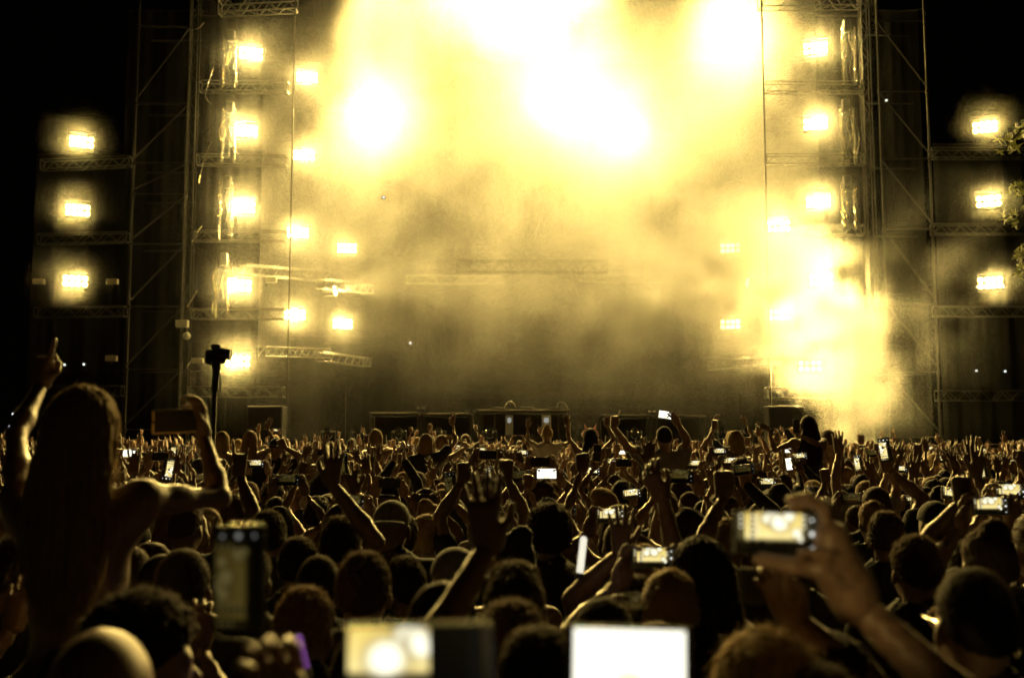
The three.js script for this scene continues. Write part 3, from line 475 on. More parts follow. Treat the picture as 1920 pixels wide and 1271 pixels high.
const sk = (r, g, b) => new THREE.MeshPhysicalMaterial({ color: new THREE.Color().setRGB(r, g, b), roughness: 0.46, sheen: 0.25, sheenRoughness: 0.4, sheenColor: new THREE.Color(1, 0.9, 0.8), map: SKINMAP, bumpMap: CLOTH, bumpScale: 0.0006 });
const SKINMAP = grain(256, 30, 0.8, 1, 3);
const SKIN = [sk(0.24, 0.155, 0.11), sk(0.2, 0.125, 0.09), sk(0.28, 0.18, 0.135), sk(0.13, 0.08, 0.055)];
const hm = (r, g, b, ro = 0.7) => new THREE.MeshPhysicalMaterial({ color: new THREE.Color().setRGB(r, g, b), roughness: ro, specularIntensity: 0.35, side: THREE.DoubleSide });
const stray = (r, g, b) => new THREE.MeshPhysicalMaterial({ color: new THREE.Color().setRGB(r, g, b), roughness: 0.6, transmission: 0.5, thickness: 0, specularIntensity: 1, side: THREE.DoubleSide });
const STRAY = { black: stray(0.13, 0.1, 0.075), brown: stray(0.19, 0.135, 0.09), 'light brown': stray(0.36, 0.26, 0.16), blond: stray(0.55, 0.42, 0.24) };  // paler than the hair itself; backlit rim glow put into the colour
const HAIRM = { black: hm(0.012, 0.01, 0.009), brown: hm(0.05, 0.03, 0.018), 'light brown': hm(0.16, 0.1, 0.055), blond: hm(0.2, 0.14, 0.065) };
const cl = (r, g, b) => std([r, g, b], 0.85, 0, { map: CLOTH, bumpMap: CLOTH, bumpScale: 0.002, side: THREE.DoubleSide });
const TOPS = { black: cl(0.02, 0.02, 0.022), 'dark grey': cl(0.06, 0.06, 0.06), navy: cl(0.025, 0.035, 0.07), white: cl(0.65, 0.63, 0.6), 'light grey': cl(0.32, 0.32, 0.31), 'dark red': cl(0.14, 0.025, 0.02), olive: cl(0.09, 0.09, 0.045) };
const DENIM = cl(0.03, 0.04, 0.06);
// phones: a slab, a screen that shows the stage, lens ring on the far side
function screenTexture(kind) {
  const w = 256, h = 140, cv = document.createElement('canvas'); cv.width = w; cv.height = h; const g = cv.getContext('2d');
  g.fillStyle = '#050402'; g.fillRect(0, 0, w, h);
  const blob = (x, y, r, c0) => { const q = g.createRadialGradient(x, y, 0, x, y, r); q.addColorStop(0, c0); q.addColorStop(0.45, c0); q.addColorStop(1, 'rgba(60,45,8,0)'); g.fillStyle = q; g.fillRect(0, 0, w, h); };
  if (kind === 'white') { g.fillStyle = '#fffdf2'; g.fillRect(0, 0, w, h); blob(w / 2, h, 40, '#fff6cc'); }
  else {
    const dim = kind === 'dim', q = g.createLinearGradient(0, 0, 0, h); q.addColorStop(0, dim ? '#6a5a28' : '#d8bd68'); q.addColorStop(0.6, dim ? '#8a7638' : '#f0dc98'); q.addColorStop(0.72, '#1a1406'); q.addColorStop(1, '#050402'); g.fillStyle = q; g.fillRect(0, 0, w, h);
    const glow = dim ? 'rgba(160,145,90,1)' : '#fffbe6';
    for (const [x, y, r] of [[0.45, 0.12, 44], [0.36, 0.2, 26], [0.55, 0.22, 40], [0.68, 0.1, 26], [0.74, 0.5, 26], [0.78, 0.62, 18]]) blob((x + rr(-0.03, 0.03)) * w, (y + rr(-0.05, 0.05)) * h, r * rr(0.8, 1.2), glow);
    if (kind === 'half') blob(0.28 * w, 0.45 * h, 60, glow); else { g.fillStyle = 'rgba(20,15,4,.75)'; g.fillRect(0, 0, w * 0.1, h); g.fillRect(w * 0.17, 0, w * 0.05, h); g.fillRect(w * 0.82, 0, w * 0.12, h * 0.8); }
    if (kind !== 'half') for (const [x, n] of [[0.05, 3], [0.2, 5], [0.26, 4], [0.84, 3], [0.9, 3]]) for (let i = 0; i < n; i++) blob(x * w, (0.08 + 0.13 * i) * h, 7, glow);
    g.fillStyle = '#080602'; for (let i = 0; i < 46; i++) { const x = rnd() * w, t = rr(0.66, 0.88) * h; g.beginPath(); g.ellipse(x, t + 12, rr(4, 9), rr(8, 17), 0, 0, 7); g.fill(); g.fillRect(x - 4, t + 8, 8, h); }
    if (kind === 'half') { g.fillStyle = '#060503'; g.fillRect(w * 0.6, 0, w * 0.4, h); } g.fillStyle = 'rgba(10,10,10,.85)'; g.fillRect(w - 28, 0, 28, h); if (kind !== 'half') { g.fillStyle = '#f4f4f4'; g.beginPath(); g.arc(w - 14, h / 2, 8, 0, 7); g.fill(); g.fillStyle = '#fff'; for (const y of [22, h - 22]) g.fillRect(w - 19, y - 3, 10, 6); }
  }
  const t = new THREE.CanvasTexture(cv); t.colorSpace = THREE.SRGBColorSpace; return t;
}
const screenMat = (kind, k) => new THREE.MeshStandardMaterial({ color: 0x050505, roughness: 0.15, emissive: new THREE.Color(1, 1, 0.92), emissiveIntensity: k, emissiveMap: screenTexture(kind) });
const SCREENS = { bright: [screenMat('scene', 1.9), screenMat('scene', 1.5), screenMat('scene', 1.7)], white: [screenMat('white', 2.2)], dim: [screenMat('dim', 0.34), screenMat('dim', 0.22)], half: [screenMat('half', 2)], off: [std(0.008, 0.45)] };
const PHONE_BODY = new RoundedBoxGeometry(0.148, 0.073, 0.0085, 3, 0.004), PHONE_SCREEN = new THREE.PlaneGeometry(0.132, 0.066).translate(0, 0, 0.0046), PHONE_LENS = new THREE.CylinderGeometry(0.006, 0.006, 0.003, 14).rotateX(Math.PI / 2).translate(0.055, 0.022, -0.005), CASES = [std(0.02, 0.3), std([0.5, 0.49, 0.46], 0.3, 0.5), std(0.05, 0.5), std([0.6, 0.5, 0.3], 0.3, 0.6)];
function phone(name, label, kind, matrix, cas, group, thick) {
  const t = thing(name, label, name === 'phone' ? 'phone' : name, null, 0, group);
  part('case', PHONE_BODY, cas ?? pick(CASES), t); part('screen', PHONE_SCREEN, pick(SCREENS[kind]), t); part('camera_lens', PHONE_LENS, CHROME, t);
  const b = part('home_button', new THREE.CylinderGeometry(0.0045, 0.0045, 0.001, 14).rotateX(Math.PI / 2).translate(-0.0702, 0, 0.0046), BLACK, t); b.visible = true;
  matrix.decompose(t.position, t.quaternion, t.scale); return t;
}
// ---------- the crowd ----------
const SHOE = skin([cone(V(0, 0.045, 0.04), V(0, 0.035, -0.12), 0.046, 0.034, 0.03), cone(V(0, 0.06, 0.045), V(0, 0.1, 0.03), 0.045, 0.05, 0.03)], 0.022);
const SHOEM = std(0.05, 0.6);
const hairCache = {}; const hairGeo = (style, lod) => hairCache[style + lod] ??= hairGeometry(style, lod === 2 ? 0.0055 : lod === 1 ? 0.013 : 0.02, 1);
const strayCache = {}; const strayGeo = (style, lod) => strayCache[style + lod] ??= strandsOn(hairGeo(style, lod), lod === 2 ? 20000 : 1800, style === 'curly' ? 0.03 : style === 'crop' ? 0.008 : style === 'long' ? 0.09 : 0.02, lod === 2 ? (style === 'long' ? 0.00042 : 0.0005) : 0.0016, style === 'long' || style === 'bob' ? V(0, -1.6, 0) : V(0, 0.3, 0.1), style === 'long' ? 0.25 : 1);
// Puts a person together. pos is where the feet are, o.fig the figure's geometries.
function makePerson(fig, o, pos, scale, turn, label, group, mirror = 1) {
  const t = thing('person', label, 'person', pos, turn, group); t.scale.set(scale * mirror, scale, scale);
  part('body', fig.skin, o.skin, t); if (fig.shirt) part('shirt', fig.shirt, o.top, t); part('trousers', fig.trousers, o.legs ?? DENIM, t);
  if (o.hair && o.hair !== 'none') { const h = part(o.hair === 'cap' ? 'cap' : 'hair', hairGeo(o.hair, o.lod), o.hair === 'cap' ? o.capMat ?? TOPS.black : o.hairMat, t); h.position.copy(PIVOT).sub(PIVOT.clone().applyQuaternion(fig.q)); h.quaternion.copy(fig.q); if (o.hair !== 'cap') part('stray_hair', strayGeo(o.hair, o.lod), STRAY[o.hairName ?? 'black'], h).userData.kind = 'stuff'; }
  if (!o.sit) for (const s of [-1, 1]) { const k = part('shoe', SHOE, SHOEM, t); k.position.set(s * 0.125, 0, 0.0); k.rotation.y = -s * 0.15; }
  t.updateMatrix(); return t;
}
// poses of people in the crowd; ph says how a phone lies in the hands
const inHand = (W, d, n, wide, up = 0.1) => { const D = d.clone().normalize(), N = n.clone().addScaledVector(D, -n.dot(D)).normalize(), S = N.clone().cross(D); const c = W.clone().addScaledVector(D, up).addScaledVector(N, 0.026); const m = new THREE.Matrix4(); wide ? m.makeBasis(S.clone().negate(), D, N) : m.makeBasis(D, S, N); return m.setPosition(c); };
const two = (y, z, dx = 0) => { const c = V(dx, y + 0.082, z + 0.02); return { r: { w: V(dx + 0.108, y, z), hint: V(1, -0.5, 0), d: V(-0.28, 0.95, 0), n: V(-0.45, 0, 0.9), pose: 'hold' }, l: { w: V(dx - 0.108, y, z), hint: V(-1, -0.5, 0), d: V(0.28, 0.95, 0), n: V(0.45, 0, 0.9), pose: 'hold' }, ph: new THREE.Matrix4().makeRotationX(-0.12).setPosition(c) }; };
const one = (x, y, z, wide) => { const w = V(x, y, z), d = V(-0.12, 1, -0.08), n = V(-0.15, 0.1, 1); return { r: { w, hint: V(1, -0.3, 0.2), d, n, pose: 'hold' }, ph: inHand(w.clone(), d, n, wide, wide ? 0.1 : 0.115) }; };
const POSES = [
  { t: 'open hands raised', r: { w: V(0.27, 1.9, -0.16), hint: V(1, 0, 0), n: V(0, 0, -1), pose: 'spread' }, l: { w: V(-0.25, 1.93, -0.12), hint: V(-1, 0, 0), n: V(0, 0, -1), pose: 'open' } },
  { t: 'clapping overhead', r: { w: V(0.05, 1.94, -0.18), hint: V(1, 0, 0.1), d: V(0.05, 1, -0.1), n: V(-1, 0, 0), pose: 'open' }, l: { w: V(-0.05, 1.93, -0.18), hint: V(-1, 0, 0.1), d: V(-0.05, 1, -0.1), n: V(1, 0, 0), pose: 'open' } },
  { t: 'filming two-handed overhead', ...two(1.84, -0.27) },
  { t: 'filming brow-high', ...two(1.68, -0.38) },
  { t: 'filming, phone upright', ...one(0.15, 1.86, -0.22, false), l: { w: V(-0.3, 1.2, -0.2), hint: V(-1, 0, 0.3), n: V(0, 0, -1), pose: 'relaxed' } },
  { t: 'filming one-handed', ...one(0.2, 1.84, -0.22, true) },
  { t: 'pointing up', r: { w: V(0.2, 1.96, -0.12), hint: V(1, 0, 0), d: V(-0.05, 1, -0.1), n: V(-0.2, 0, -1), pose: 'point' } },
  { t: 'one fist raised', r: { w: V(0.24, 1.9, -0.16), hint: V(1, 0, 0), d: V(0, 1, -0.1), n: V(-0.3, 0, -1), pose: 'fist' } },
  { t: 'two fingers raised', r: { w: V(0.22, 1.92, -0.12), hint: V(1, 0, 0), d: V(0.05, 1, -0.05), n: V(-0.1, 0, -1), pose: 'horns' } },
  { t: 'arms down', tilt: 0.04 },
  { t: 'waving one hand', r: { w: V(0.3, 1.9, -0.14), hint: V(1, 0, 0), d: V(0.2, 1, 0), n: V(0, 0, -1), pose: 'spread' }, l: { w: V(-0.16, 1.3, -0.33), hint: V(-1, -0.5, 0), n: V(0, 1, 0), pose: 'relaxed' } },
  { t: 'arms straight up', r: { w: V(0.16, 1.99, -0.1), hint: V(1, 0, 0), d: V(0, 1, -0.1), n: V(-0.2, 0, -1), pose: 'open' }, l: { w: V(-0.2, 1.95, -0.1), hint: V(-1, 0, 0), d: V(-0.1, 1, -0.1), n: V(0.2, 0, -1), pose: 'fist' } },
  { t: 'hands beside head', r: { w: V(0.3, 1.7, -0.24), hint: V(1, -0.6, 0), d: V(0.15, 1, -0.15), n: V(-0.3, 0, -1), pose: 'relaxed' }, l: { w: V(-0.28, 1.76, -0.24), hint: V(-1, -0.6, 0), d: V(0, 1, -0.3), n: V(0.2, 0, -1), pose: 'open' } },
  { t: 'arms down, head turned', yaw: 0.7 },
];
const figCache = {};
const poseFigure = (i, fem, lod) => figCache[[i, fem, lod]] ??= figure({ ...POSES[i], r: POSES[i].r && { ...POSES[i].r, w: POSES[i].r.w.clone() }, l: POSES[i].l && { ...POSES[i].l, w: POSES[i].l.w.clone() }, fem, top: fem ? 'tank' : i % 4 === 1 ? 'long' : 'tee', cell: lod ? 0.032 : 0.05, hcell: lod ? 0.0095 : 0.016, headCell: lod ? 0.016 : 0.026 });
const taken = []; // floor already stood on: x, z, radius
const free = (x, z, r) => taken.every(([a, b, c]) => Math.hypot(a - x, b - z) > r + c);
const anyTop = () => pick(['black', 'black', 'black', 'dark grey', 'navy', 'dark grey', 'white', 'light grey', 'dark red', 'olive']);
const ZONES = [[250, 'far left tower'], [370, 'left scaffold bay'], [555, 'left inner tower'], [690, 'left haze'], [890, 'left risers'], [1075, 'booth'], [1330, 'right risers'], [1520, 'right inner tower'], [1690, 'smoke plume'], [9999, 'far right tower']];
const pxOf = (x, z) => 960 + x * F / -z / Math.cos(PITCH);
const zone = (x, z) => ZONES.find(([m]) => pxOf(x, z) < m)[1];
const rowOf = (z) => (-z < 5.2 ? 'nearest rows' : -z < 8.6 ? 'middle rows' : 'back rows');
const waiting = []; // things whose label still needs its place in line among look-alikes
const later = (o, text, x, group) => { waiting.push([o, text, x]); tag(o, text, undefined, group); };
const ordinals = ['first', 'second', 'third', 'fourth', 'fifth', 'sixth', 'seventh', 'eighth', 'ninth', 'tenth', 'eleventh', 'twelfth'];
const settleLabels = () => { const m = {}; for (const w of waiting) (m[w[1]] ??= []).push(w); for (const k in m) { const a = m[k]; if (a.length < 2) continue; a.sort((p, q) => p[2] - q[2]); a.forEach((w, i) => { w[0].userData.label = k + ', ' + (ordinals[i] ?? (i + 1) + 'th') + ' from left'; }); } };
const screenWord = { bright: 'bright', white: 'white', dim: 'dim', off: 'black' };
const hairWord = (o) => { const n = o.hairName === 'light brown' ? 'chestnut' : o.hairName; return o.hair === 'none' ? 'bald person' : o.hair === 'cap' ? 'person in cap' : 'person, ' + ({ long: 'long ', curly: 'curly ', crop: 'cropped ', quiff: 'tousled ', bob: 'bobbed ', tail: 'ponytailed ', bun: 'knotted ' }[o.hair] ?? 'short ') + n + ' hair'; };
function crowdPerson(x, z, i, s, o = {}) {
  const fem = o.fem ?? (rnd() < 0.38 ? 1 : 0), hair = o.hair ?? (fem ? pick(['long', 'long', 'tail', 'bun', 'bob']) : pick(['short', 'short', 'crop', 'crop', 'curly', 'quiff', 'cap', 'crop', 'short'])), hairName = o.hairName ?? pick(['black', 'black', 'brown', 'brown', 'light brown', 'blond']), top = o.topName ?? anyTop();
  const mats = { skin: pick(SKIN), top: TOPS[top], hair, hairName, hairMat: HAIRM[hairName], lod: 1, legs: pick([DENIM, TOPS.black]) }, mirror = o.mirror ?? (rnd() < 0.5 ? -1 : 1), turn = o.turn ?? rr(-0.25, 0.25) - Math.atan2(x, 44 + z) * 0.7;
  const t = makePerson(poseFigure(i, fem, 1), mats, V(x, 0, z), s, turn, null, 'people in the packed crowd', mirror);
  later(t, hairWord(mats) + ', ' + POSES[i].t + ', ' + rowOf(z) + ' below ' + zone(x, z), x);
  return t;
}
function phoneOf(t, i, kind, label, x) {
  const m = new THREE.Matrix4().multiplyMatrices(t.matrix, POSES[i].ph), p = V(), q = new THREE.Quaternion(), s = V(); m.decompose(p, q, s);
  if (s.x < 0 || s.y < 0 || s.z < 0 || m.determinant() < 0) { const e = m.clone(), X = V(), Y = V(), Z = V(); e.extractBasis(X, Y, Z); X.normalize().negate(); Y.normalize(); Z.normalize(); m.makeBasis(X, Y, Z).setPosition(p); } else m.compose(p, q, V(1, 1, 1));
  const o = phone('phone', null, kind, m, undefined, 'phones held up in the crowd');
  if (label) o.userData.label = label; else later(o, 'phone with ' + screenWord[kind] + ' screen held ' + (i === 4 ? 'upright' : 'sideways') + ', ' + rowOf(p.z) + ' below ' + zone(p.x, p.z), p.x);
  return o;
}
// phones that the photograph shows one by one: place, width in its pixels, screen, and how they are held
const SEEN = [[1025, 888, 40, 'white', 2], [1110, 884, 32, 'bright', 2], [1275, 893, 52, 'dim', 2], [1395, 881, 42, 'dim', 5], [1185, 926, 36, 'bright', 5], [1240, 966, 38, 'dim', 3], [797, 936, 40, 'off', 2], [845, 908, 46, 'dim', 4], [643, 872, 42, 'dim', 4], [660, 940, 50, 'dim', 3], [915, 853, 36, 'off', 2], [1013, 866, 36, 'off', 2], [1170, 868, 32, 'off', 2], [1305, 870, 26, 'bright', 3], [1350, 847, 26, 'bright', 2], [1373, 866, 32, 'bright', 3], [918, 889, 28, 'bright', 4], [1660, 843, 44, 'bright', 4], [1535, 863, 24, 'white', 4], [1858, 949, 70, 'bright', 3], [1895, 922, 60, 'bright', 3], [1555, 898, 30, 'bright', 5], [1843, 880, 36, 'bright', 4], [1745, 909, 26, 'bright', 3], [1330, 981, 44, 'dim', 3], [1715, 936, 34, 'bright', 3], [1640, 850, 30, 'dim', 5], [1905, 868, 26, 'bright', 5], [1225, 1047, 84, 'bright', 3], [1205, 1135, 92, 'dim', 3], [240, 850, 28, 'white', 2], [300, 856, 34, 'off', 2], [562, 855, 22, 'bright', 4], [608, 848, 26, 'off', 2], [960, 938, 36, 'off', 3], [1090, 905, 30, 'off', 2], [1440, 905, 34, 'bright', 3], [1520, 930, 36, 'dim', 4], [1610, 868, 30, 'bright', 4], [1690, 880, 24, 'bright', 2], [1775, 860, 26, 'bright', 5], [980, 850, 22, 'bright', 2], [870, 870, 30, 'dim', 5], [730, 905, 40, 'off', 2], [540, 900, 44, 'dim', 2], [480, 870, 30, 'bright', 2], [1480, 870, 24, 'white', 4], [1060, 955, 44, 'dim', 2], [1355, 1000, 50, 'off', 3], [1820, 905, 34, 'bright', 3], [1600, 935, 44, 'dim', 3]];
// ---------- people the photograph singles out ----------
function featured(o) { // o.px, o.top (pixel of the crown), o.d; arms given as pixels and depths
  const crown = P(o.px, o.top, o.d), tall = o.hair === 'curly' ? 1.8 : o.hair === 'none' ? 1.762 : 1.775, s = o.s ?? crown.y / tall, pos = V(crown.x, o.s ? crown.y - tall * o.s : 0, -o.d), turn = o.turn ?? 0;
  const back = new THREE.Matrix4().makeRotationY(-turn), loc = ([x, y, d]) => P(x, y, d).sub(pos).applyMatrix4(back).divideScalar(s);
  const arm = (a) => a && { ...a, w: Array.isArray(a.w) ? loc(a.w) : a.w };
  const fig = figure({ ...o, top: o.wear ?? 'tee', r: arm(o.r), l: arm(o.l), cell: o.cell ?? (o.d < 6 ? 0.02 : 0.028), hcell: o.hcell ?? (o.d < 6 ? 0.006 : 0.009), headCell: o.d < 6 ? 0.008 : 0.014 });
  const t = makePerson(fig, { skin: o.skin ?? pick(SKIN), top: TOPS[o.color ?? 'black'], hair: o.hair, hairName: o.hairName, hairMat: HAIRM[o.hairName ?? 'black'], lod: o.d < 6.5 ? 2 : 1, capMat: o.capMat, sit: o.sit, legs: o.legs }, pos, s, turn, o.label);
  if (!o.s || o.d < 5) taken.push([pos.x, pos.z, 0.2]);
  t.updateMatrix(); return { t, fig, pos, s };
}
const flatPhone = (px, py, d, roll, kind, label, cas, tilt = -0.1, yaw = 0) => { const m = new THREE.Matrix4().makeRotationFromEuler(new THREE.Euler(tilt, yaw, roll, 'ZYX')); m.setPosition(P(px, py, d)); return phone('phone', label, kind, m, cas); };
function carrier(x, z, s, label) { const t = makePerson(poseFigure(12, 0, 1), { skin: SKIN[0], top: TOPS.black, hair: 'short', hairMat: HAIRM.black, lod: 1 }, V(x, 0, z), s, 0, label); taken.push([x, z, 0.24]); return t; }

// the long-haired woman at the left, up on someone's shoulders
featured({ px: 160, top: 722, d: 2.9, s: 0.97, fem: 1, sit: 1, hair: 'long', hairName: 'blond', wear: 'bare', skin: SKIN[0], label: 'long-haired blond woman sitting on shoulders at the left, bare back, pointing up and filming', tilt: -0.05, cell: 0.016, hcell: 0.0045,
  r: { w: [380, 814, 3.27], hint: V(0.75, -0.8, 0), d: V(-0.15, 1, 0.02), n: V(-0.75, 0, 0.65), pose: 'hold' }, l: { w: [78, 712, 3.3], hint: V(-1, 0, 0.15), d: V(0.06, 1, 0), n: V(0.5, 0, -0.85), pose: 'point' } });
carrier(P(160, 800, 2.9).x, -2.86, 0.9, 'dark person carrying the long-haired blond woman on their shoulders');
flatPhone(330, 790, 3.26, 0.04, 'off', 'pale-edged phone with a black screen held sideways by the long-haired woman', CASES[3], -0.05);
// heads close by
const HEADS = [
  [200, 1172, 1.75, 'none', 'black', 'shiny bald head at the bottom left corner of the crowd', { tilt: 0.1, skin: SKIN[0] }],
  [268, 1106, 2.35, 'curly', 'black', 'dark curly-haired person in profile below the bare-backed woman', { yaw: -0.9, turn: -0.2 }],
  [345, 1022, 3.3, 'crop', 'black', 'man with a cropped round head right of the bare-backed woman', {}],
  [572, 1096, 3.1, 'short', 'light brown', 'person with short light hair above the purple light', { yaw: -0.25 }],
  [598, 1036, 3.9, 'crop', 'black', 'man with cropped black hair left of the wearer of glasses', {}],
  [683, 1031, 3.4, 'short', 'brown', 'man with short brown hair and glasses in the middle of the near heads', { glasses: 1, skin: SKIN[2] }],
  [765, 1048, 4.3, 'quiff', 'black', 'person with tousled black hair right of the man in glasses', { yaw: 0.3 }],
  [830, 1086, 2.85, 'bob', 'black', 'person with thick black bobbed hair above the big landscape phone', {}],
  [856, 1024, 3.9, 'cap', 'black', 'person in a pale-brimmed baseball cap near the centre', { capMat: TOPS['light grey'], yaw: 0.5 }],
  [965, 1062, 2.9, 'quiff', 'black', 'dark-haired person behind the two raised hands at the centre', {}],
  [1030, 944, 5.2, 'curly', 'black', 'person with a big round head of dark curls below the booth', {}],
  [1312, 1004, 3.4, 'long', 'black', 'tall person with long smooth black hair left of the big hand', { fem: 1 }],
  [1436, 1182, 2.1, 'curly', 'blond', 'person with fuzzy fair hair at the bottom edge right of the white screen', { skin: SKIN[2] }],
  [1822, 1054, 2.45, 'crop', 'black', 'man with a cropped head, glasses and earrings near the bottom right', { glasses: 1, tilt: 0.03, earrings: 1, skin: SKIN[2] }],
  [1716, 1000, 3.9, 'short', 'brown', 'short brown-haired head between the big hand and the man with earrings', {}],
  [1660, 956, 5.2, 'short', 'brown', 'person with combed brown hair right of the big phone hand', { yaw: -0.4 }],
  [503, 955, 5.0, 'short', 'black', 'round dark head below the left inner tower', {}],
  [640, 966, 4.6, 'short', 'black', 'dark head between the two arms that hold a camera phone', {}],
  [735, 936, 5.2, 'cap', 'black', 'person in a light peaked cap turned sideways below the left risers', { capMat: TOPS['light grey'] }],
  [460, 1012, 3.6, 'tail', 'black', 'ponytailed dark head above the blurred upright phone', { fem: 1 }],
  [1132, 1112, 2.75, 'crop', 'black', 'dark cropped head left of the dim landscape phone', {}],
  [1560, 1185, 2.3, 'long', 'black', 'dark long-haired person below the big phone hand', { fem: 1 }],
  [1850, 985, 3.8, 'bun', 'brown', 'person with brown hair in a bun at the right above the cropped head', { fem: 1 }],
  [40, 1000, 3.4, 'short', 'black', 'dark person in profile at the left edge beside the bare-backed woman', { yaw: -1.0 }],
  [1010, 1170, 2.2, 'short', 'black', 'dark head left of the big white screen', {}],
  [700, 1165, 2.25, 'tail', 'black', 'dark ponytailed head above the bright landscape phone', { fem: 1 }],
];
for (const [px, top, d, hair, hairName, label, more] of HEADS) {
  const f = featured({ px, top, d, hair, hairName, label, color: pick(['black', 'black', 'dark grey', 'navy']), ...more });
  if (more.glasses) { const g = thing('glasses', 'thin glasses worn by the ' + (px < 900 ? 'man in the middle of the near heads' : 'man with earrings'), 'glasses'); for (const s of [-1, 1]) { pipe('temple', V(s * 0.079, 1.647, 0.02), V(s * 0.074, 1.645, -0.1), 0.0022, CHROME, g, PIPE6); const r = part('rim', new THREE.TorusGeometry(0.024, 0.0018, 6, 20), CHROME, g); r.position.set(s * 0.034, 1.64, -0.106); } pipe('bridge', V(-0.011, 1.645, -0.108), V(0.011, 1.645, -0.108), 0.0018, CHROME, g, PIPE6); f.t.matrix.decompose(g.position, g.quaternion, g.scale); }
  if (more.earrings) for (const s of [-1, 1]) { const e = thing('earring', 'round silver earring in the ' + (s < 0 ? 'left' : 'right') + ' ear of the man near the bottom right', 'earring', V(s * 0.086, 1.585, 0.012).applyMatrix4(f.t.matrix)); part('ring', new THREE.TorusGeometry(0.009, 0.003, 8, 16).rotateY(0.5), CHROME, e); part('stud', new THREE.SphereGeometry(0.005, 10, 8).translate(0, 0.01, 0), CHROME, e); }
}
// phones held close to the lens
const NEAR = [
  { c: [780, 1240, 1.08], roll: 0.02, kind: 'half', label: 'large blurred phone held sideways with a glowing stage picture at the bottom edge', at: [905, 0.78], w: [835, 1590, 1.06], cas: CASES[0] },
  { c: [1180, 1234, 1.3], roll: -0.03, kind: 'white', label: 'large phone with a blank white screen at the bottom edge right of centre', at: [1280, 1.0], w: [1215, 1560, 1.3], cas: CASES[0] },
];
for (const n of NEAR) {
  flatPhone(...n.c, n.roll, n.kind, n.label, n.cas, -0.12);
  featured({ px: n.at[0], top: 835 + (EYE - 1.7) * F / n.at[1], d: n.at[1], hair: 'short', hairName: 'black', label: 'person out of view below who holds the ' + n.label.split(' at the')[0].split(' with')[0] + (n.kind === 'white' ? ' with the white screen' : ''), hcell: 0.004, r: { w: n.w, hint: V(1, -0.5, 0), d: V(-0.3, 0.95, 0), n: V(-0.4, 0, 0.9), pose: 'hold' } });
}
flatPhone(449, 1086, 1.5, Math.PI / 2 + 0.03, 'dim', 'blurred upright phone with a dim band of light left of the near heads', CASES[0], -0.1);
featured({ px: 560, top: 835 + (EYE - 1.66) * F / 1.12, d: 1.12, hair: 'short', hairName: 'black', label: 'person below the picture whose arm holds the blurred upright phone', hcell: 0.004, r: { w: [475, 1235, 1.47], hint: V(1, -0.6, 0), d: V(-0.2, 1, 0), n: V(-0.15, 0.1, 1), pose: 'hold' } });
// the big hand at the right that holds a phone by its end
{
  const D = 1.8, p = (x, y, dz = 0) => P(x, y, D + dz);
  const base = { px: 1745, top: 835 + (EYE - 1.72) * F / 1.4, d: 1.4 }, crown = P(base.px, base.top, base.d), s = crown.y / 1.775, pos = V(crown.x, 0, -base.d), L = (v) => v.sub(pos).divideScalar(s);
  const W = L(p(1603, 1128));
  const fig = figure({ top: 'tee', r: { w: W.clone(), hint: V(1, -0.7, 0.2), d: V(-0.4, 0.9, 0), n: V(-0.9, -0.3, 0.1), pose: 'pinch', prims: 1, l1: 0.36, l2: 0.31 }, cell: 0.02, hcell: 0.02 });
  const q = (x, y, dz = 0) => L(p(x, y, dz)), hp = [];
  hp.push(cone(q(1606, 1135), q(1560, 1010), 0.034, 0.03, 0.03), cone(q(1600, 1110), q(1562, 1050, 0.03), 0.034, 0.03, 0.03), cone(q(1590, 1100), q(1540, 1066, -0.02), 0.026, 0.02, 0.03));
  const fing = (r, ...pts) => { for (let i = 1; i < pts.length; i++) hp.push(cone(q(...pts[i - 1]), q(...pts[i]), r - 0.0008 * i, r - 0.0008 * (i + 1), 0.006)); };
  fing(0.0125, [1556, 1010, 0], [1545, 955, 0], [1514, 934, 0], [1484, 938, 0.004]);
  fing(0.0125, [1566, 1000, 0.02], [1552, 950, 0.03], [1520, 940, 0.035], [1488, 952, 0.03]);
  fing(0.012, [1570, 1015, 0.03], [1545, 985, 0.045], [1505, 985, 0.04], [1478, 992, 0.03]);
  fing(0.011, [1574, 1040, 0.03], [1548, 1022, 0.045], [1512, 1022, 0.04], [1488, 1026, 0.03]);
  fing(0.0155, [1548, 1070, -0.02], [1490, 1062, -0.016], [1428, 1050, -0.006]);
  fig.skin = mergeGeometries([fig.skin, skin(hp, 0.0035)]);
  makePerson(fig, { skin: SKIN[2], top: TOPS.black, hair: 'short', hairMat: HAIRM.black, lod: 1 }, pos, s, 0, 'person at the right whose big blurred hand holds up a phone by its end'); taken.push([pos.x, pos.z, 0.2]);
  flatPhone(1456, 1000, D + 0.012, -0.02, 'bright', 'dark phone with a glowing stage picture in the big blurred hand at the right', CASES[0], -0.06);
}
flatPhone(1452, 1098, 2.3, 0.0, 'off', 'dark phone with a pale edge below the big phone hand', CASES[2], -0.1);
featured({ px: 1535, top: 1240, d: 2.0, hair: 'short', hairName: 'black', label: 'dark person low beside the big hand who holds the dark phone below it', r: { w: [1490, 1160, 2.28], hint: V(1, -0.6, 0), d: V(-0.4, 0.9, 0), n: V(-0.35, 0, 0.95), pose: 'hold' } });
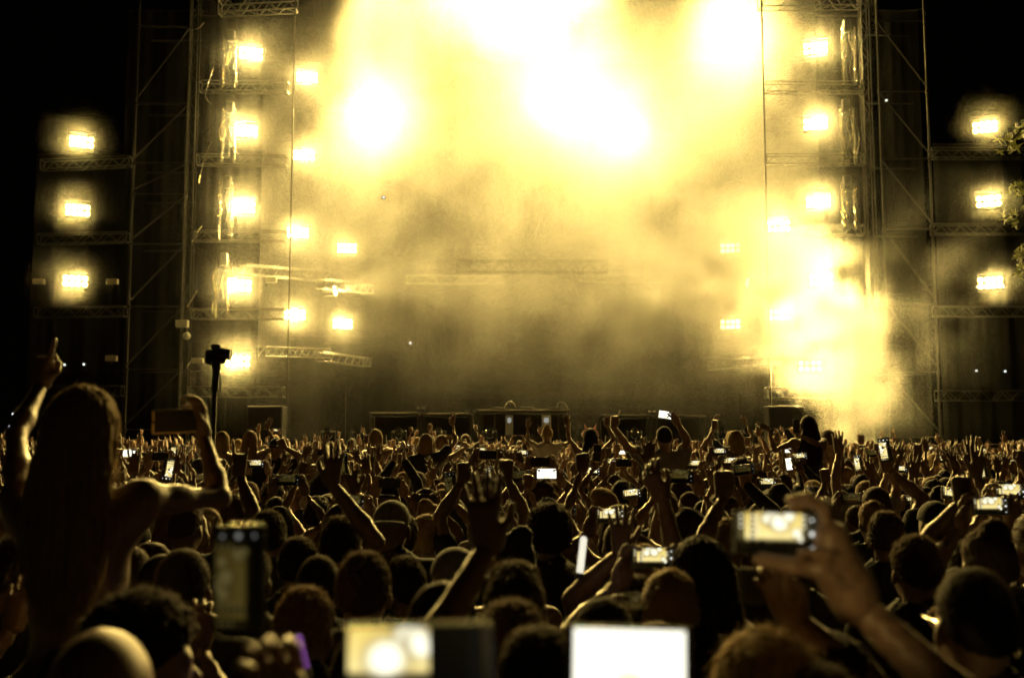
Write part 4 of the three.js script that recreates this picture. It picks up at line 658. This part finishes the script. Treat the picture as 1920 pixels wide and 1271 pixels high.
// a phone torch added outside the frame to brighten the big hand
{
  const at = V(-0.42, 1.98, -0.42), to = P(1540, 1060, 1.8), t = thing('added_torch_phone', 'phone held up just left of the lens with its lamp lit', 'phone', at); t.lookAt(to);
  part('case', PHONE_BODY.clone(), CASES[0], t); part('added_torch_lamp', new THREE.CylinderGeometry(0.006, 0.006, 0.003, 14).rotateX(Math.PI / 2).translate(0.055, 0.022, 0.0055), new THREE.MeshStandardMaterial({ color: 0x222222, emissive: new THREE.Color(1, 0.72, 0.3), emissiveIntensity: 6 }), t);
  const l = new THREE.SpotLight(new THREE.Color(1, 0.68, 0.2), 3.2, 0, 0.15, 1); l.name = 'added_torch_lamp'; l.shadow.radius = 1; l.castShadow = true; l.position.copy(at).addScaledVector(to.clone().sub(at).normalize(), 0.02); l.target.position.copy(to); scene.add(l, l.target);
}
// raised hands that stand out
featured({ px: 1190, top: 1075, d: 3.9, hair: 'short', hairName: 'black', label: 'person with a dark open hand spread wide below the right risers', l: { w: [1166, 1035, 3.72], hint: V(-1, -0.2, 0.2), d: V(0, 1, -0.05), n: V(0, 0, -1), pose: 'spread' }, hcell: 0.005 });
featured({ px: 1345, top: 1050, d: 4.1, hair: 'quiff', hairName: 'brown', label: 'person whose long forearm slants up left with a loose open hand', l: { w: [1242, 915, 3.9], hint: V(0.6, -1, 0.2), d: V(-0.45, 0.9, 0), n: V(0.5, 0, -0.85), pose: 'relaxed', l1: 0.32, l2: 0.3 }, hcell: 0.005 });
featured({ px: 960, top: 1120, d: 2.55, hair: 'short', hairName: 'brown', label: 'person whose bent arm rises with a blurred open hand left of centre', l: { w: [915, 1025, 2.4], hint: V(-0.5, -1, 0.2), d: V(-0.12, 1, 0), n: V(0.2, 0, -1), pose: 'open', l1: 0.32, l2: 0.3 }, wear: 'tee', color: 'white', hcell: 0.005 });
featured({ px: 1815, top: 1010, d: 4.4, hair: 'short', hairName: 'black', label: 'person with a raised fist below the far right outer tower', l: { w: [1806, 940, 4.3], hint: V(-1, -0.2, 0), d: V(0, 1, -0.05), n: V(0.3, 0, -1), pose: 'fist' } });
featured({ px: 560, top: 1005, d: 4.6, hair: 'short', hairName: 'black', label: 'person pointing one finger up at the left of the middle rows', r: { w: [620, 905, 4.5], hint: V(1, -0.2, 0), d: V(0.1, 1, 0), n: V(-0.2, 0, -1), pose: 'open', l1: 0.34, l2: 0.32 } });
featured({ px: 905, top: 955, d: 6.2, hair: 'short', hairName: 'brown', label: 'person with a dark thumb and fist raised left of the booth', l: { w: [868, 900, 6.1], hint: V(-1, 0, 0), d: V(0.05, 1, 0), n: V(0.2, 0, -1), pose: 'point' }, r: { w: [950, 895, 6.1], hint: V(1, 0, 0), d: V(0, 1, 0), n: V(-0.2, 0, -1), pose: 'fist' } });
// riders on shoulders further back
const RIDE = [
  { px: 705, top: 804, d: 15, fem: 1, hair: 'long', hairName: 'blond', wear: 'tank', color: 'white', label: 'girl with long pale hair riding shoulders in front of the left risers, arm held out', r: { w: [757, 833, 14.5], hint: V(0.5, -1, 0), pose: 'hold', n: V(0, 0, 1) } },
  { px: 829, top: 815, d: 16, fem: 1, hair: 'curly', hairName: 'light brown', wear: 'tank', color: 'light grey', label: 'curly-haired rider with one arm bent behind the head, left of the booth', r: { w: [848, 822, 15.9], hint: V(1, 0, 0), pose: 'fist', n: V(0, 0, -1) } },
  { px: 1026, top: 799, d: 16, fem: 1, hair: 'bun', hairName: 'blond', wear: 'tee', color: 'white', label: 'rider in a pale patterned top before the booth, both arms out and bent up', l: { w: [990, 800, 15.6], hint: V(-1, -1, 0), pose: 'open', d: V(0, 1, 0), n: V(0, 0, -1) }, r: { w: [1066, 806, 15.6], hint: V(1, -1, 0), pose: 'open', d: V(0, 1, 0), n: V(0, 0, -1) } },
  { px: 1107, top: 803, d: 14, fem: 1, hair: 'long', hairName: 'black', wear: 'bare', label: 'bare-shouldered rider in a headband with red horns, arms in a wide V', l: { w: [1064, 793, 13.66], hint: V(-1, 0, 0), pose: 'spread', d: V(-0.3, 1, 0), n: V(0, 0, -1) }, r: { w: [1138, 797, 13.66], hint: V(1, 0, 0), pose: 'open', d: V(0.1, 1, 0), n: V(0, 0, -1) }, horns: 1 },
  { px: 1245, top: 797, d: 10.4, hair: 'crop', hairName: 'black', wear: 'tee', color: 'light grey', label: 'man in a grey T-shirt riding shoulders, left arm flung out and phone held high', l: { w: [1150, 798, 9.98], hint: V(-0.4, -1, 0), pose: 'point', d: V(0.1, 1, 0), n: V(0.3, 0, -1), l1: 0.32, l2: 0.3 }, r: { w: [1271, 794, 10.0], hint: V(1, 0, 0.3), pose: 'hold', d: V(-0.6, 0.8, 0), n: V(-0.3, -0.2, 1) }, ph: [1249, 778, 10.0, -0.15, 'white', 'white phone held high by the man in a grey T-shirt riding shoulders'] },
  { px: 1379, top: 806, d: 12, fem: 1, hair: 'bob', hairName: 'blond', wear: 'tank', color: 'black', label: 'rider with frizzy pale hair below the right inner tower, one fist up', l: { w: [1340, 803, 11.8], hint: V(-1, -0.6, 0), pose: 'fist', d: V(0.05, 1, 0), n: V(0.2, 0, -1) } },
  { px: 1515, top: 778, d: 12, fem: 1, hair: 'long', hairName: 'black', wear: 'tank', color: 'black', label: 'dark long-haired rider left of the smoke plume, one arm stretched out to the left', l: { w: [1441, 803, 11.75], hint: V(-0.3, -1, 0), pose: 'spread', d: V(-1, 0.3, 0), n: V(0, -0.6, -1), l1: 0.31, l2: 0.28 }, r: { w: [1497, 815, 11.7], hint: V(1, -0.5, 0), pose: 'hold', d: V(-0.1, 1, 0), n: V(0, 0, 1) }, ph: [1494, 799, 11.65, 1.57, 'off', 'dark phone held upright beside the face of the dark long-haired rider'] },
  { px: 1553, top: 806, d: 16, hair: 'curly', hairName: 'brown', wear: 'bare', label: 'shirtless curly-haired rider beside the smoke plume' },
  { px: 417, top: 808, d: 14, fem: 1, hair: 'bob', hairName: 'blond', wear: 'tank', color: 'light grey', label: 'pale-haired rider beside the camera pole' },
  { px: 470, top: 807, d: 14, fem: 1, hair: 'long', hairName: 'light brown', wear: 'tank', color: 'black', label: 'light brown-haired rider right of the camera pole, one arm up', r: { w: [500, 803, 13.8], hint: V(0.6, -0.6, 0), pose: 'open', d: V(0.4, 1, 0), n: V(0, 0, -1) } },
  { px: 519, top: 820, d: 12, hair: 'cap', hairName: 'black', wear: 'tee', color: 'black', label: 'capped rider below the left inner tower, one hand at the cap', r: { w: [532, 838, 11.7], hint: V(1, -0.4, 0), pose: 'fist', d: V(-0.5, 1, 0), n: V(-0.4, 0, -1) } },
];
for (const r of RIDE) {
  const f = featured({ ...r, s: 0.98, sit: 1 });
  carrier(f.pos.x, f.pos.z + 0.03, 0.86, 'person carrying the ' + r.label.split(' riding')[0].split(' below')[0].split(' in front')[0].split(' with one')[0].split(' left of')[0].split(' before')[0].split(' beside')[0].split(',')[0] + ' on their shoulders');
  if (r.ph) flatPhone(...r.ph, CASES[0]);
  if (r.horns) { const h = thing('horn_headband', 'headband with two small red horns on the bare-shouldered rider', 'headband'), m = std([0.75, 0.25, 0.2], 0.5); part('band', new THREE.TorusGeometry(0.106, 0.009, 8, 28, Math.PI).translate(0, 1.668, 0.0), m, h); for (const s of [-1, 1]) part('horn', new THREE.ConeGeometry(0.022, 0.09, 12).rotateZ(-s * 0.35).translate(s * 0.066, 1.795, 0), m, h); f.t.matrix.decompose(h.position, h.quaternion, h.scale); }
}
// the camera on a pole
{
  const d = 6.6, top = P(408, 664, d), t = thing('camera_pole', 'black camera held high on a long pole at the left', 'camera', V(P(398, 900, d).x, top.y - 0.9, -d)), L = (x, y) => P(x, y, d).sub(t.position);
  part('camera_body', rbox(0.125, 0.088, 0.06, 0.02).translate(...L(404, 668).toArray()), BLACK, t); part('finder_hump', rbox(0.06, 0.04, 0.06, 0.016).translate(...L(405, 651).toArray()), BLACK, t); part('lens', new THREE.CylinderGeometry(0.038, 0.034, 0.075, 20).rotateZ(Math.PI / 2 - 0.1).translate(...L(421, 664).toArray()), BLACK, t); part('grip', rbox(0.04, 0.08, 0.07, 0.018).translate(...L(392, 672).toArray()), BLACK, t);
  pipe('ball_head', L(405, 680), L(405, 694), 0.026, BLACK, t); pipe('upper_tube', L(405, 690), L(402, 735), 0.021, BLACK, t); pipe('lower_tube', L(402, 732), L(396, 900), 0.014, BLACK, t);
  part('strap', new THREE.TubeGeometry(new THREE.CatmullRomCurve3([L(409, 690), L(413, 715), L(411, 737), L(407, 728), L(406, 700)]), 24, 0.005, 6), BLACK, t);
  featured({ px: 440, top: 925, d: 6.75, hair: 'short', hairName: 'brown', label: 'person holding the camera pole up with one hand', l: { w: [402, 892, 6.62], hint: V(-1, -0.3, 0), d: V(0.1, 1, 0), n: V(0.4, 0, -1), pose: 'fist' } });
}
// glow sticks
for (const [px, py, d, col, label, len, roll] of [[1091, 1042, 3.4, new THREE.Color(1, 0.95, 0.75), 'glowing white stick held up near the centre', 0.1, -0.12], [566, 1224, 2.6, new THREE.Color(0.42, 0.12, 0.62), 'purple glowing stick low beside the light-haired person', 0.07, 0.25]]) {
  const g = thing('glow_stick', label, 'glow stick', P(px, py, d)); g.rotation.z = roll;
  part('light_tube', new THREE.CapsuleGeometry(0.011, len, 6, 12), new THREE.MeshStandardMaterial({ color: 0x222222, emissive: col, emissiveIntensity: py > 1100 ? 0.4 : 1.3 }), g); part('cap', new THREE.CylinderGeometry(0.0125, 0.0125, 0.02, 12).translate(0, -len / 2 - 0.012, 0), BLACK, g);
  const l = new THREE.PointLight(col, 0.006); l.name = 'glow_stick'; l.position.copy(g.position).add(V(0, 0, 0.03)); l.castShadow = true; scene.add(l);
}
// ---------- everyone else ----------
for (const [px, py, w, kind, i] of SEEN) {
  const d = 0.148 * F / w * (i === 4 ? 1 : 1), target = P(px, py, d), m = POSES[i].ph, a = V().setFromMatrixPosition(m), s = clamp(target.y / a.y, 0.86, 1.12), x = target.x - a.x * s, z = target.z - a.z * s;
  const t = crowdPerson(x, z, i, s, { mirror: 1, turn: 0 }); taken.push([x, z, 0.2]); phoneOf(t, i, kind);
}
const ARMS = [0, 0, 1, 11, 10, 6, 7, 8, 4, 0, 11, 10, 0, 11, 2, 5, 11, 1], LOW = [9, 9, 13, 9, 12, 3, 9, 7, 10];
const before = (x, z) => RIDE.some((r) => r.d > -z && -z > 5.5 && Math.abs(pxOf(x, z) - r.px) < (r.px === 1245 ? 48 : 24) + 70 / -z); // a low gap in front of each rider, as the photograph shows
let count = 0;
for (let z = -3.9; z > -13.2; z -= 0.6) for (let x = z * 0.476 - 0.4; x < -z * 0.476 + 0.4; x += 0.53) {
  const X = x + rr(-0.15, 0.15), Z = z + rr(-0.16, 0.16); if (!free(X, Z, 0.155)) continue;
  const i = before(X, Z) ? pick([9, 13, 9]) : -Z < 5.4 ? pick(LOW) : pick(ARMS), t = crowdPerson(X, Z, i, rr(0.93, 1.03) * (-Z < 5.4 ? 0.98 : 1)); count++;
  if (POSES[i].ph) phoneOf(t, i, pick(['bright', 'dim', 'off', 'bright', 'off']));
}
console.log('people besides the featured', count, 'and', SEEN.length);
// beyond them nobody could be counted: one mass of people
{
  const mass = new THREE.Group(); mass.name = 'crowd'; scene.add(mass); tag(mass, 'distant mass of people with raised arms packed up to the stage', 'crowd', undefined, 'stuff');
  const kinds = [0, 1, 2, 6, 7, 10, 11, 9, 12, 8].map((i) => ({ i, f: poseFigure(i, 0, 0), list: [] })), hairs = ['short', 'long', 'curly', 'bob'].map((h) => ({ g: hairGeo(h, 0), list: [] }));
  const far = [];
  for (let z = -13.2; z > -39.4; z -= 0.7) for (let x = z * 0.48 - 0.4; x < -z * 0.48 + 0.4; x += 0.64) {
    const X = x + rr(-0.2, 0.2), Z = z + rr(-0.2, 0.2); if (!free(X, Z, 0.15)) continue;
    const k = before(X, Z) ? kinds[7] : pick(kinds), s = rr(0.9, 1.09), m = new THREE.Matrix4().compose(V(X, rnd() < 0.03 && !before(X, Z) ? rr(0.25, 0.55) : 0, Z), new THREE.Quaternion().setFromAxisAngle(UP, rr(-0.3, 0.3)), V(s, s, s)); k.list.push(m);
    pick(hairs).list.push(m); if (k.i === 2 && far.length < 400) far.push(m);
  }
  const put = (name, g, mat, list, cols) => { if (!list.length) return; const o = new THREE.InstancedMesh(g, mat, list.length); o.name = name; o.castShadow = o.receiveShadow = true; list.forEach((m, j) => { o.setMatrixAt(j, m); o.setColorAt(j, new THREE.Color().setRGB(...pick(cols))); }); mass.add(o); };
  const tone = std([1, 1, 1], 0.85), skinTone = std([1, 1, 1], 0.5);
  for (const k of kinds) { put('bodies', k.f.skin, skinTone, k.list, [[0.27, 0.175, 0.125], [0.22, 0.14, 0.1], [0.31, 0.2, 0.15], [0.15, 0.09, 0.06]]); put('shirts', k.f.shirt, tone, k.list, [[0.02, 0.02, 0.02], [0.06, 0.06, 0.06], [0.5, 0.5, 0.48], [0.03, 0.04, 0.08], [0.2, 0.19, 0.18]]); put('trousers', k.f.trousers, tone, k.list, [[0.03, 0.04, 0.06]]); }
  for (const h of hairs) put('hair', h.g, tone, h.list, [[0.02, 0.015, 0.012], [0.06, 0.035, 0.02], [0.2, 0.13, 0.07], [0.35, 0.25, 0.12]]);
  // the far phones still show one by one as specks of light
  for (let j = 0; j < far.length; j++) { if (rnd() > 0.75) continue; const m = new THREE.Matrix4().multiplyMatrices(far[j], POSES[2].ph), p = V(), q = new THREE.Quaternion(), s = V(); m.decompose(p, q, s); const kind = pick(['bright', 'white', 'bright', 'dim', 'off']); const o = phone('phone', null, kind, m.compose(p, q, V(1, 1, 1)), undefined, 'phones held up in the crowd'); later(o, 'small far phone, ' + screenWord[kind] + ' screen, below ' + zone(p.x, p.z), p.x); }
}
settleLabels();
// ---------- smoke ----------
// Real smoke is a crowd of specks. Cells of specks, each cell as dense as the drifting cloud is there, are placed side by side.
{
  const CELL = 0.72, RATIO = 1.35, LEVELS = 26, SIGMA0 = 0.0005;
  const clouds = [];
  const cloud = (px, py, d, rx, ry, rz, s, fq, con, pow = 1) => clouds.push({ c: P(px, py, d), r: [rx, ry, rz], s, fq, con, pow });
  //     where            size (sd, m)    density 1/m
  cloud(1060, 120, 48, 2.8, 4.4, 1.7, 0.42, 0.24, 1.2);
  cloud(1180, 300, 47.5, 2.6, 1.9, 1.6, 0.16, 0.3, 1.3);
  cloud(708, 150, 48, 1.3, 3.8, 1.2, 0.5, 0.25, 1.0);
  cloud(850, 40, 48, 3.2, 1.6, 1.4, 0.32, 0.25, 0.5);
  cloud(1370, 60, 47, 1.7, 2.9, 1.4, 0.4, 0.25, 1.0);
  cloud(1040, 430, 50, 7.2, 3.4, 2.4, 0.08, 0.27, 1.7);
  cloud(1150, 610, 50, 6.5, 2.3, 2.6, 0.06, 0.3, 2.3);
  cloud(1380, 400, 48, 2.5, 3.0, 2.0, 0.10, 0.3, 1.3);
  cloud(600, 420, 48, 2.2, 6.0, 1.6, 0.020, 0.3, 1.2);
  cloud(800, 330, 49, 2.3, 2.2, 1.6, 0.09, 0.3, 0.7);
  cloud(1740, 560, 43, 1.4, 2.4, 0.8, 0.05, 0.55, 2.6, 1.4);
  cloud(1690, 720, 43, 1.3, 1.6, 0.8, 0.05, 0.6, 2.6, 1.4);
  for (let i = 0; i < 18; i++) { const t = i / 17; cloud(1618 - 45 * t - 130 * t * t - (t > 0.75 ? (t - 0.75) * 420 : 0), 838 - 350 * t, 41.9 + t * 1.2, 0.42 + 1.3 * t, 0.55 + 0.8 * t, 0.4 + 0.55 * t, 0.85 - 0.35 * t, 0.62, 2.5, 1.2); }
  for (const [p, k] of haloSpots) { clouds.push({ c: p, r: [0.62, 0.5, 0.5], s: 0.3 * k, fq: 0.5, con: 0.4, pow: 1 }); if (Math.abs(p.x) < 15) clouds.push({ c: p, r: [1.5, 1.3, 1.0], s: 0.03 * k, fq: 0.4, con: 0.6, pow: 1 }); }  // smoke puffs added round each lamp to give it a halo
  cloud(560, 340, 43.4, 1.3, 6, 0.7, 0.028, 0.3, 1.2); cloud(1430, 280, 43.4, 1.5, 5, 0.7, 0.032, 0.3, 1.2); cloud(480, 420, 47.5, 1.6, 6, 0.8, 0.02, 0.3, 1.2); cloud(1500, 260, 47.5, 1.6, 5, 0.8, 0.025, 0.3, 1.2);
  const gens = []; const v = V(), q = new THREE.Quaternion();
  for (let l = 0; l < LEVELS; l++) for (let w = 0; w < 2; w++) {
    const sig = SIGMA0 * RATIO ** l, SPECK = sig < 0.045 ? 0.0032 : sig < 0.16 ? 0.0045 : 0.006, n = Math.round(sig * CELL ** 3 / (0.65 * SPECK * SPECK)), p = new Float32Array(n * 9);
    for (let i = 0; i < n; i++) {
      const x = (rnd() - 0.5 + (rnd() - 0.5) * 0.7) * CELL, y = (rnd() - 0.5 + (rnd() - 0.5) * 0.7) * CELL, z = (rnd() - 0.5 + (rnd() - 0.5) * 0.7) * CELL;
      q.set(rnd() - 0.5, rnd() - 0.5, rnd() - 0.5, rnd() - 0.5).normalize();
      for (let k = 0; k < 3; k++) { const a = k * 2.0944; v.set(Math.cos(a) * SPECK, Math.sin(a) * SPECK, 0).applyQuaternion(q); p.set([x + v.x, y + v.y, z + v.z], i * 9 + k * 3); }
    }
    const g = new THREE.BufferGeometry(); g.setAttribute('position', new THREE.BufferAttribute(p, 3)); g.computeVertexNormals(); gens.push({ g, list: [] });
  }
  const bb = new THREE.Box3(); for (const c of clouds) { const r = V(...c.r).multiplyScalar(2.6); bb.expandByPoint(c.c.clone().add(r)); bb.expandByPoint(c.c.clone().sub(r)); }
  bb.min.y = 0.4; bb.max.y = Math.min(bb.max.y, 25); bb.min.z = Math.max(bb.min.z, -58);
  let total = 0, cells = 0; const turns = []; for (let i = 0; i < 4; i++) for (let j = 0; j < 4; j++) turns.push(new THREE.Quaternion().setFromEuler(new THREE.Euler(i * Math.PI / 2, j * Math.PI / 2, 0)));
  for (let x = bb.min.x; x < bb.max.x; x += CELL) for (let y = bb.min.y; y < bb.max.y; y += CELL) for (let z = bb.min.z; z < bb.max.z; z += CELL) {
    let D = 0;
    for (const c of clouds) { const a = (x - c.c.x) / c.r[0], b = (y - c.c.y) / c.r[1], e = (z - c.c.z) / c.r[2], k = a * a + b * b + e * e; if (k > 6.7) continue; const w = Math.max(0, 0.55 + c.con * fbm(x * c.fq, y * c.fq - 3, z * c.fq) * 1.3); D += c.s * Math.exp(-0.5 * k) * w ** c.pow * 1.5; }
    if (D < 0.002) continue;
    let l = Math.max(0, Math.log(D / SIGMA0) / Math.log(RATIO));
    l = Math.min(LEVELS - 1, Math.floor(l + rnd()));
    gens[l * 2 + (rnd() < 0.5 ? 0 : 1)].list.push(new THREE.Matrix4().compose(V(x, y, z), pick(turns), V(1, 1, 1))); total += gens[l * 2].g.attributes.position.count / 3; cells++;
  }
  console.log('smoke cells', cells, 'specks', Math.round(total / 1e6) + 'M');
  const smoke = new THREE.Group(); smoke.name = 'smoke'; scene.add(smoke); tag(smoke, 'golden stage smoke rolling over the stage with a white plume at the right', 'smoke', undefined, 'stuff');
  const mat = new THREE.MeshPhysicalMaterial({ color: new THREE.Color().setRGB(0.47, 0.47, 0.47), roughness: 1, specularIntensity: 0, transmission: 0.5, thickness: 0, side: THREE.DoubleSide });
  for (const { g, list } of gens) { if (!list.length) continue; const m = new THREE.InstancedMesh(g, mat, list.length); m.name = 'specks'; m.userData.kind = 'stuff'; m.castShadow = m.receiveShadow = true; list.forEach((x, i) => m.setMatrixAt(i, x)); smoke.add(m); }
}
renderer.render(scene, camera);
